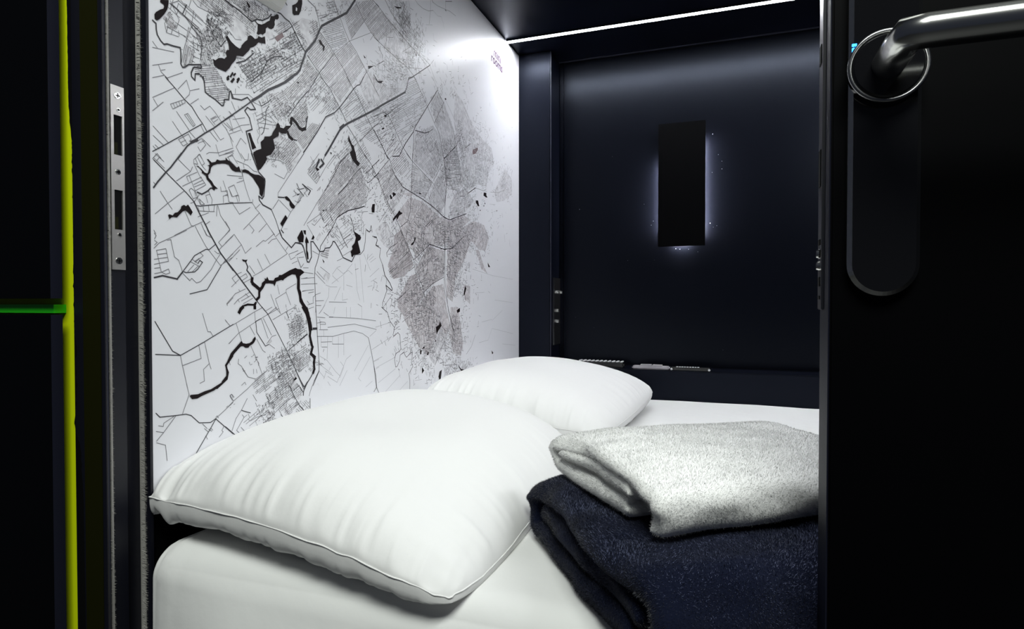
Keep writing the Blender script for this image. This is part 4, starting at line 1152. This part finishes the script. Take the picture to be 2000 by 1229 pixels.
def pillow(name, corners, H, Hb, label, wr, seed, n=190, pinch=0.035, mid=0.0):
    """corners FL, FR, BR, BL as (x, y, seam height)"""
    FL, FR, BR, BL = [np.array(c, float) for c in corners]
    t = np.linspace(-1, 1, n)
    t = np.sign(t) * (1 - (1 - np.abs(t)) ** 1.5)
    U, Vv = np.meshgrid(t, t, indexing='ij')
    a, b = (U + 1) / 2, (Vv + 1) / 2
    # outline: straight sides bulge out slightly in the middle, corners stay pointed
    P = ((1 - a) * (1 - b))[..., None] * FL + (a * (1 - b))[..., None] * FR + (a * b)[..., None] * BR + ((1 - a) * b)[..., None] * BL
    ux = (FR - FL)[:2] / np.hypot(*(FR - FL)[:2])
    uy = (BL - FL)[:2] / np.hypot(*(BL - FL)[:2])
    P[..., 0] -= pinch * ux[0] * U * (1 - Vv ** 2) * (-0.35) + pinch * uy[0] * Vv * (1 - U ** 2) * (-0.2)
    P[..., 1] -= pinch * ux[1] * U * (1 - Vv ** 2) * (-0.35) + pinch * uy[1] * Vv * (1 - U ** 2) * (-0.2)
    # round corner tips
    rc = np.clip((np.abs(U) ** 8 * np.abs(Vv) ** 8), 0, 1)
    ctr = P.mean(axis=(0, 1))
    P[..., :2] += (ctr[:2] - P[..., :2]) * (rc * 0.055)[..., None]
    eU, eV = 1 - np.abs(U), 1 - np.abs(Vv)
    prof = (1 - np.abs(U) ** 2.6) ** 0.56 * (1 - np.abs(Vv) ** 3.0) ** 0.52
    big = vnoise(P[..., 0] * 6 + seed, P[..., 1] * 6, seed)
    P[..., 2] += .0013 * vnoise(P[..., 0] * 45, P[..., 1] * 45, seed + 40) * np.exp(-(Vv + 1) / .05)
    P[..., 2] += mid * (1 - U ** 2) * np.exp(-(Vv + 1) / .3)
    along_f = vnoise(P[..., 0] * 34 + seed * 3, P[..., 1] * 3, seed + 2) + 0.9 * np.abs(vnoise(P[..., 0] * 75, P[..., 1] * 5, seed + 4)) + .4 * vnoise(P[..., 0] * 150, P[..., 1] * 5, seed + 14)
    along_s = vnoise(P[..., 1] * 40 + seed * 5, P[..., 0] * 3, seed + 6) + 0.5 * vnoise(P[..., 1] * 95, P[..., 0] * 5, seed + 7)
    dF = (Vv + 1)
    dS = np.minimum(1 - U, 1 + U)
    dB = 1 - Vv
    wf = np.exp(-(dF / 0.17) ** 1.2) * (1 - np.exp(-dF / 0.02))
    wb = np.exp(-(dB / 0.20) ** 1.2) * (1 - np.exp(-dB / 0.02))
    ws = np.exp(-(dS / 0.14) ** 1.2) * (1 - np.exp(-dS / 0.02))
    gath = -np.abs(vnoise(P[..., 0] * 58, P[..., 1] * 4, seed + 21)) ** .7 * np.exp(-(dF / .075) ** 1.3) * (1 - np.exp(-dF / .012)) * (.4 + np.clip(vnoise(P[..., 0] * 9, 0.0, seed + 30), 0, 1) * 2.2)
    wrk = wr * (5.5 * gath * np.clip((U + 1) / .12, 0, 1) + wf * along_f * .95 + wb * along_f + ws * along_s)
    zt = P[..., 2] + H * prof * (1 + 0.07 * big) + wrk
    folds = 0.0016 * vnoise(P[..., 0] * 16 + P[..., 1] * 7, P[..., 1] * 5 - P[..., 0] * 3, seed + 9)
    zt = zt + folds * prof
    zb = P[..., 2] - Hb * prof ** 0.5 + wrk * 0.8
    floor_z = np.vectorize(zmat)(P[..., 1], P[..., 0])
    zb = np.maximum(zb, floor_z)
    zt = np.maximum(zt, floor_z + 0.001)
    V, F = [], []
    idx = np.zeros((n, n), int)
    jdx = np.zeros((n, n), int)
    xlim = XL + 0.0025
    for i in range(n):
        for j in range(n):
            idx[i, j] = len(V)
            V.append((max(P[i, j, 0], xlim), P[i, j, 1], zt[i, j]))
    for i in range(n):
        for j in range(n):
            if i in (0, n - 1) or j in (0, n - 1):
                jdx[i, j] = idx[i, j]
            else:
                jdx[i, j] = len(V)
                V.append((max(P[i, j, 0], xlim), P[i, j, 1], zb[i, j]))
    for i in range(n - 1):
        for j in range(n - 1):
            F.append((idx[i, j], idx[i + 1, j], idx[i + 1, j + 1], idx[i, j + 1]))
            F.append((jdx[i, j], jdx[i, j + 1], jdx[i + 1, j + 1], jdx[i + 1, j]))
    o = from_arrays(name, V, F, M_pillow)
    tag(o, label, 'pillow')
    ring = [V[idx[i, 0]] for i in range(n)] + [V[idx[n - 1, j]] for j in range(1, n)] + [V[idx[i, n - 1]] for i in range(n - 2, -1, -1)] + [V[idx[0, j]] for j in range(n - 2, -1, -1)]
    ring = [(max(p[0], XL + .004), p[1], p[2] + 0.0004) for p in ring[::2]]
    jt = lambda i, k: float(vnoise(i * .45, k * 7.7, seed)) + .5 * float(vnoise(i * .13, k * 3.1, seed))
    ring = [(p[0] + .0007 * jt(i, 1), p[1] - .0003 + .0009 * jt(i, 2), p[2] + .0007 + .0007 * jt(i, 3)) for i, p in enumerate(ring)]
    ring = [(max(p[0], XL + .004), p[1], max(p[2], zmat(p[1], p[0]) + .001)) for p in ring]
    tube('piping', ring, 0.0008, M_pillow, o, 8)
    return o


pillow('pillow', [(-.765, .600, CZ - .262), (-.256, .549, CZ - .303), (-.30, 1.235, CZ - .292), (-.75, 1.28, CZ - .25)], 0.104, 0.045,
       'large white pillow nearest the entrance, beside the folded blanket', 0.0042, 3, mid=0.026)
pillow('pillow', [(-.722, 1.325, CZ - .218), (-.262, 1.285, CZ - .285), (-.225, 1.93, CZ - .265), (-.722, 2.03, CZ - .245)], 0.092, 0.04,
       'white pillow at the far end of the bed against the black back wall', 0.0036, 11)


# ------------------------------------------------------------------ folded textiles
def textile(name, origin, ang, parts, mats, fibre, label, cat, fz, bumps):
    ca, sa = math.cos(ang), math.sin(ang)
    Vall, Fall = [], []
    for (path, u0, u1, t, ns, kind) in parts:
        # resample path
        pth = np.array(path, float)
        # Catmull-Rom smoothing
        ext = np.vstack([2 * pth[0] - pth[1], pth, 2 * pth[-1] - pth[-2]])
        sm = []
        for i in range(1, len(ext) - 2):
            p0, p1, p2, p3 = ext[i - 1], ext[i], ext[i + 1], ext[i + 2]
            for k in range(14):
                s = k / 14
                sm.append(.5 * ((2 * p1) + (-p0 + p2) * s + (2 * p0 - 5 * p1 + 4 * p2 - p3) * s * s + (-p0 + 3 * p1 - 3 * p2 + p3) * s ** 3))
        sm.append(pth[-1])
        sm = np.array(sm)
        L = np.concatenate([[0], np.cumsum(np.hypot(*np.diff(sm, axis=0).T))])
        ss = np.linspace(0, L[-1], ns)
        C = np.stack([np.interp(ss, L, sm[:, 0]), np.interp(ss, L, sm[:, 1])], 1)
        T = np.gradient(C, axis=0)
        T /= np.hypot(T[:, 0], T[:, 1])[:, None]
        N = np.stack([-T[:, 1], T[:, 0]], 1)
        h = t / 2
        prof = []
        nr = 9
        for k in range(nr):
            th = math.pi / 2 + math.pi * k / (nr - 1)
            prof.append((u0 + h + h * math.cos(th), h * math.sin(th)))
        nu = 46
        for k in range(1, nu):
            prof.append((u0 + h + (u1 - u0 - 2 * h) * k / nu, -h))
        for k in range(nr):
            th = -math.pi / 2 + math.pi * k / (nr - 1)
            prof.append((u1 - h + h * math.cos(th), h * math.sin(th)))
        for k in range(nu - 1, 0, -1):
            prof.append((u0 + h + (u1 - u0 - 2 * h) * k / nu, h))
        prof = np.array(prof)
        m = len(prof)
        base = len(Vall)
        for i in range(ns):
            endf = min(1, (min(ss[i], L[-1] - ss[i]) / h) if h > 0 else 1)
            sc_ = math.sqrt(max(0.05, 1 - (1 - endf) ** 2))
            for u, w_ in prof:
                v = C[i, 0] + N[i, 0] * w_ * sc_
                z = C[i, 1] + N[i, 1] * w_ * sc_
                Vall.append((u, v, z))
        for i in range(ns - 1):
            for k in range(m):
                Fall.append((base + i * m + k, base + i * m + (k + 1) % m, base + (i + 1) * m + (k + 1) % m, base + (i + 1) * m + k))
        Fall.append(tuple(base + k for k in range(m - 1, -1, -1)))
        Fall.append(tuple(base + (ns - 1) * m + k for k in range(m)))
    Q = np.array(Vall)
    u, v, z = Q[:, 0].copy(), Q[:, 1].copy(), Q[:, 2].copy()
    for (amp, fr, sd) in bumps:
        Q[:, 0] += amp * vnoise(v * fr + sd, z * fr * 1.6, sd + u * fr * .4)
        Q[:, 1] += amp * vnoise(u * fr + 9, z * fr * 1.6, sd + v * fr * .4)
        Q[:, 2] += amp * .8 * vnoise(u * fr, v * fr, sd + 4 + z * fr * .4) * np.clip(z / 0.02, 0, 1)
    Q = fz(Q, u, v, z)
    W = np.stack([origin[0] + Q[:, 0] * ca - Q[:, 1] * (-sa) * 1.0, origin[1] + Q[:, 0] * sa - Q[:, 1] * ca, origin[2] + Q[:, 2]], 1)
    # fibres
    me = bpy.data.meshes.new('tmp')
    me.from_pydata([tuple(p) for p in W], [], Fall)
    me.validate()
    bm = bmesh.new()
    bm.from_mesh(me)
    bmesh.ops.recalc_face_normals(bm, faces=bm.faces)
    bm.to_mesh(me)
    bm.free()
    me.calc_loop_triangles()
    co = np.empty(len(me.vertices) * 3)
    me.vertices.foreach_get('co', co)
    co = co.reshape(-1, 3)
    vn = np.empty(len(me.vertices) * 3)
    me.vertex_normals.foreach_get('vector', vn)
    vn = vn.reshape(-1, 3)
    tri = np.empty(len(me.loop_triangles) * 3, dtype=np.int32)
    me.loop_triangles.foreach_get('vertices', tri)
    tri = tri.reshape(-1, 3)
    faces = [tuple(p.vertices) for p in me.polygons]
    bpy.data.meshes.remove(me)
    n_f, ln, wd, lean, patch = fibre[:5]
    A, B, C_ = co[tri[:, 0]], co[tri[:, 1]], co[tri[:, 2]]
    ar = np.linalg.norm(np.cross(B - A, C_ - A), axis=1)
    ar[(A[:, 2] < origin[2] + 0.004)] = 0
    pick = rng.choice(len(tri), size=n_f, p=ar / ar.sum())
    r1, r2 = rng.random(n_f), rng.random(n_f)
    fl = r1 + r2 > 1
    r1[fl], r2[fl] = 1 - r1[fl], 1 - r2[fl]
    A, B, C_ = A[pick], B[pick], C_[pick]
    P = A + (B - A) * r1[:, None] + (C_ - A) * r2[:, None]
    nn = vn[tri[pick, 0]] + (vn[tri[pick, 1]] - vn[tri[pick, 0]]) * r1[:, None] + (vn[tri[pick, 2]] - vn[tri[pick, 0]]) * r2[:, None]
    nn /= np.linalg.norm(nn, axis=1)[:, None] + 1e-9
    f = patch
    fld = np.stack([vnoise(P[:, 0] * f, P[:, 1] * f, P[:, 2] * f + 1), vnoise(P[:, 0] * f + 7, P[:, 1] * f, P[:, 2] * f + 5), vnoise(P[:, 0] * f, P[:, 1] * f + 3, P[:, 2] * f + 9)], 1)
    d = nn + lean * fld + rng.normal(0, .38, (n_f, 3))
    d /= np.linalg.norm(d, axis=1)[:, None] + 1e-9
    side = np.cross(d, rng.normal(0, 1, (n_f, 3)))
    side /= np.linalg.norm(side, axis=1)[:, None] + 1e-9
    LL = ln * rng.uniform(.55, 1.15, n_f)[:, None]
    p0 = P - side * wd / 2 - nn * .0004
    p1 = P + side * wd / 2 - nn * .0004
    p2 = P + d * LL
    fib = np.stack([p0, p1, p2], 1).reshape(-1, 3)
    nb = len(co)
    allv = np.vstack([co, fib])
    me = bpy.data.meshes.new(name)
    nF = len(faces)
    loops = [i for fc in faces for i in fc]
    starts = np.concatenate([[0], np.cumsum([len(fc) for fc in faces])])
    n_loops = len(loops) + 3 * n_f
    me.vertices.add(len(allv))
    me.vertices.foreach_set('co', allv.ravel())
    me.loops.add(n_loops)
    me.loops.foreach_set('vertex_index', np.concatenate([np.array(loops), nb + np.arange(3 * n_f)]).astype(np.int32))
    me.polygons.add(nF + n_f)
    me.polygons.foreach_set('loop_start', np.concatenate([starts[:-1], len(loops) + 3 * np.arange(n_f)]).astype(np.int32))
    me.polygons.foreach_set('material_index', np.concatenate([np.zeros(nF), np.ones(n_f)]).astype(np.int32))
    me.polygons.foreach_set('use_smooth', np.concatenate([np.ones(nF), np.zeros(n_f)]).astype(bool))
    soft = fibre[5]
    me.update(calc_edges=True)
    me.polygons.foreach_set('use_smooth', np.ones(nF + n_f, dtype=bool))
    cn = nn * 1.0 + d * soft
    cn /= np.linalg.norm(cn, axis=1)[:, None]
    me.normals_split_custom_set(np.concatenate([vn[np.array(loops)], np.repeat(cn, 3, axis=0)]).tolist())
    o = new_obj(name, me, mats)
    tag(o, label, cat)
    return o


# blanket: u to the right-back, v towards the camera; W = O + u*(cos,sin) + v*(sin,-cos)
HB = 0.084
BL_, BW = 0.348, 0.40
t = 0.022
bpath = [(BL_ - .004, .006), (BL_ + .004, .022), (BL_ + .002, .045), (BL_ - .022, HB - t / 2 - .002), (BL_ - .08, HB - t / 2), (BL_ * .5, HB - t / 2 + .001), (.07, HB - t / 2), (.025, HB - t / 2 - .004), (.007, HB * .62), (.005, HB * .38), (.016, t / 2 + .003), (.05, t / 2), (BL_ * .5, t / 2), (BL_ - .05, t / 2)]
binner = [(.028, .034), (.05, .037), (BL_ * .4, .039), (BL_ * .7, .037), (BL_ - .035, .035)]


def blanket_fz(Q, u, v, z):
    top = np.clip((z - .045) / .02, 0, 1)
    edge = np.exp(-np.clip(u, 0, 1) / .022)
    Q[:, 2] -= top * edge * .010
    Q[:, 0] += top * .006 * np.sin(v * 21) * edge
    Q[:, 2] += (1 - top) * edge * .002 * np.sin(v * 30)
    mid = np.exp(-((z - .037) / .012) ** 2)
    Q[:, 0] += mid * edge * .007 * np.sin(v * 26 + 1.0)
    Q[:, 2] = np.clip(Q[:, 2], .001, HB + .0012)
    return Q


textile('blanket', (-.264, .785, ZM + .0028), math.radians(35), [(bpath, 0.0, BW, t, 260, 0), (binner, .004, BW - .02, .026, 110, 1)], [M_blanket, M_blanketf], (380000, .0030, .00045, 1.7, 18.0, 1.3),
        'folded navy blue fleece blanket lying under the white towel', 'blanket', blanket_fz, [(.0060, 13, 1.3), (.0032, 30, 4.2)])

HT = 0.054
TL, TW = 0.262, 0.315
t = 0.019
tpath = [(TL - .012, .006), (TL - .001, .018), (TL - .002, .036), (TL - .024, HT - t / 2 - .004), (TL - .07, HT - t / 2 + .002), (TL * .5, HT - t / 2 + .003), (.06, HT - t / 2), (.022, HT - t / 2 - .004), (.007, HT * .64), (.006, HT * .40), (.018, t / 2 + .003), (.05, t / 2), (TL * .5, t / 2), (TL - .06, t / 2)]
tinner = [(.030, .030), (.05, .032), (TL * .4, .033), (TL * .7, .031), (TL - .05, .028)]


def towel_fz(Q, u, v, z):
    top = np.clip((z - .040) / .02, 0, 1)
    edge = np.exp(-np.clip(u, 0, 1) / .020)
    Q[:, 2] -= top * edge * (.005 + .008 * np.clip(v / TL, 0, 1))
    Q[:, 0] += top * edge * .006 * np.sin(v * 20 + .6)
    mid = np.exp(-((z - .031) / .010) ** 2)
    Q[:, 0] -= mid * edge * (.004 + .004 * np.sin(v * 33))
    Q[:, 2] += top * .005 * np.sin(u * 11 + .5) * np.sin(v * 9 + .4)
    Q[:, 2] = np.maximum(Q[:, 2], .0005)
    return Q


textile('towel', (-.226, .782, ZM + HB + .0062), math.radians(38), [(tpath, 0.0, TW, t, 230, 0), (tinner, .002, TW - .02, .021, 100, 1)], [M_towel, M_towelf], (420000, .0028, .00034, .35, 40.0, .22),
        'folded white towel on top of the navy blanket', 'towel', towel_fz, [(.0035, 16, 2.3), (.0018, 40, 7.2)])

# ------------------------------------------------------------------ remote controls on the back ledge
def remote(px0, px1, yy, h, mat_body, label, rot=0.0, btn=10, style=0):
    a, b = at(px0, 715, 'y', yy), at(px1, 715, 'y', yy)
    L = b.x - a.x
    o = empty('remote_control', ((a.x + b.x) / 2, yy, ZS))
    tag(o, label, 'remote control', 'remote controls on the back ledge')
    bm = bmesh.new()
    bx(bm, -L / 2, L / 2, -.020, .020, 0.0005, h, min(h, .02) * .3)
    bd = from_bm('remote_body', bm, mat_body, None)
    bd.parent = o
    bm = bmesh.new()
    if style == 0:
        for i in range(btn):
            for j in range(3):
                x = -L / 2 + L * (i + .7) / (btn + .5)
                cyl(bm, (x, -.012 + .012 * j, h - .0005), (x, -.012 + .012 * j, h + .0028), .0038, .0032, 12)
        nm, mm = 'button', M_button
    elif style == 1:
        bx(bm, -L * .28, L * .02, -.016, .012, h - .0005, h + .005, .0006)
        bx(bm, L * .05, L * .30, -.016, .012, h - .0005, h + .0045, .0006)
        nm, mm = 'raised_keypad', M_grey
    else:
        for i in range(btn):
            x = -L * .36 + L * .6 * i / btn
            bx(bm, x, x + .006, -.019, -.012, h - .0005, h + .0015)
        cyl(bm, (-L / 2 + .003, -.0215, .005), (-L / 2 + .003, -.0195, .005), .004, .004, 12)
        cyl(bm, (L / 2 - .004, -.0215, .005), (L / 2 - .004, -.0195, .005), .004, .004, 12)
        nm, mm = 'button', M_button
    ch = from_bm(nm, bm, mm, None)
    ch.parent = o
    if style != 1:
        ch['kind'] = 'stuff'
    o.rotation_euler.z = rot
    return o


remote(1128, 1222, 2.150, 0.020, M_glossb, 'black remote control with rows of pale buttons behind the far pillow', math.radians(-4), 11, 0)
remote(1236, 1308, 2.130, 0.011, M_grey, 'light grey remote control in the middle of the black ledge', 0, 0, 1)
remote(1311, 1388, 2.130, 0.012, M_glossb, 'slim black remote control with silver ends, right of the grey one', 0, 9, 2)
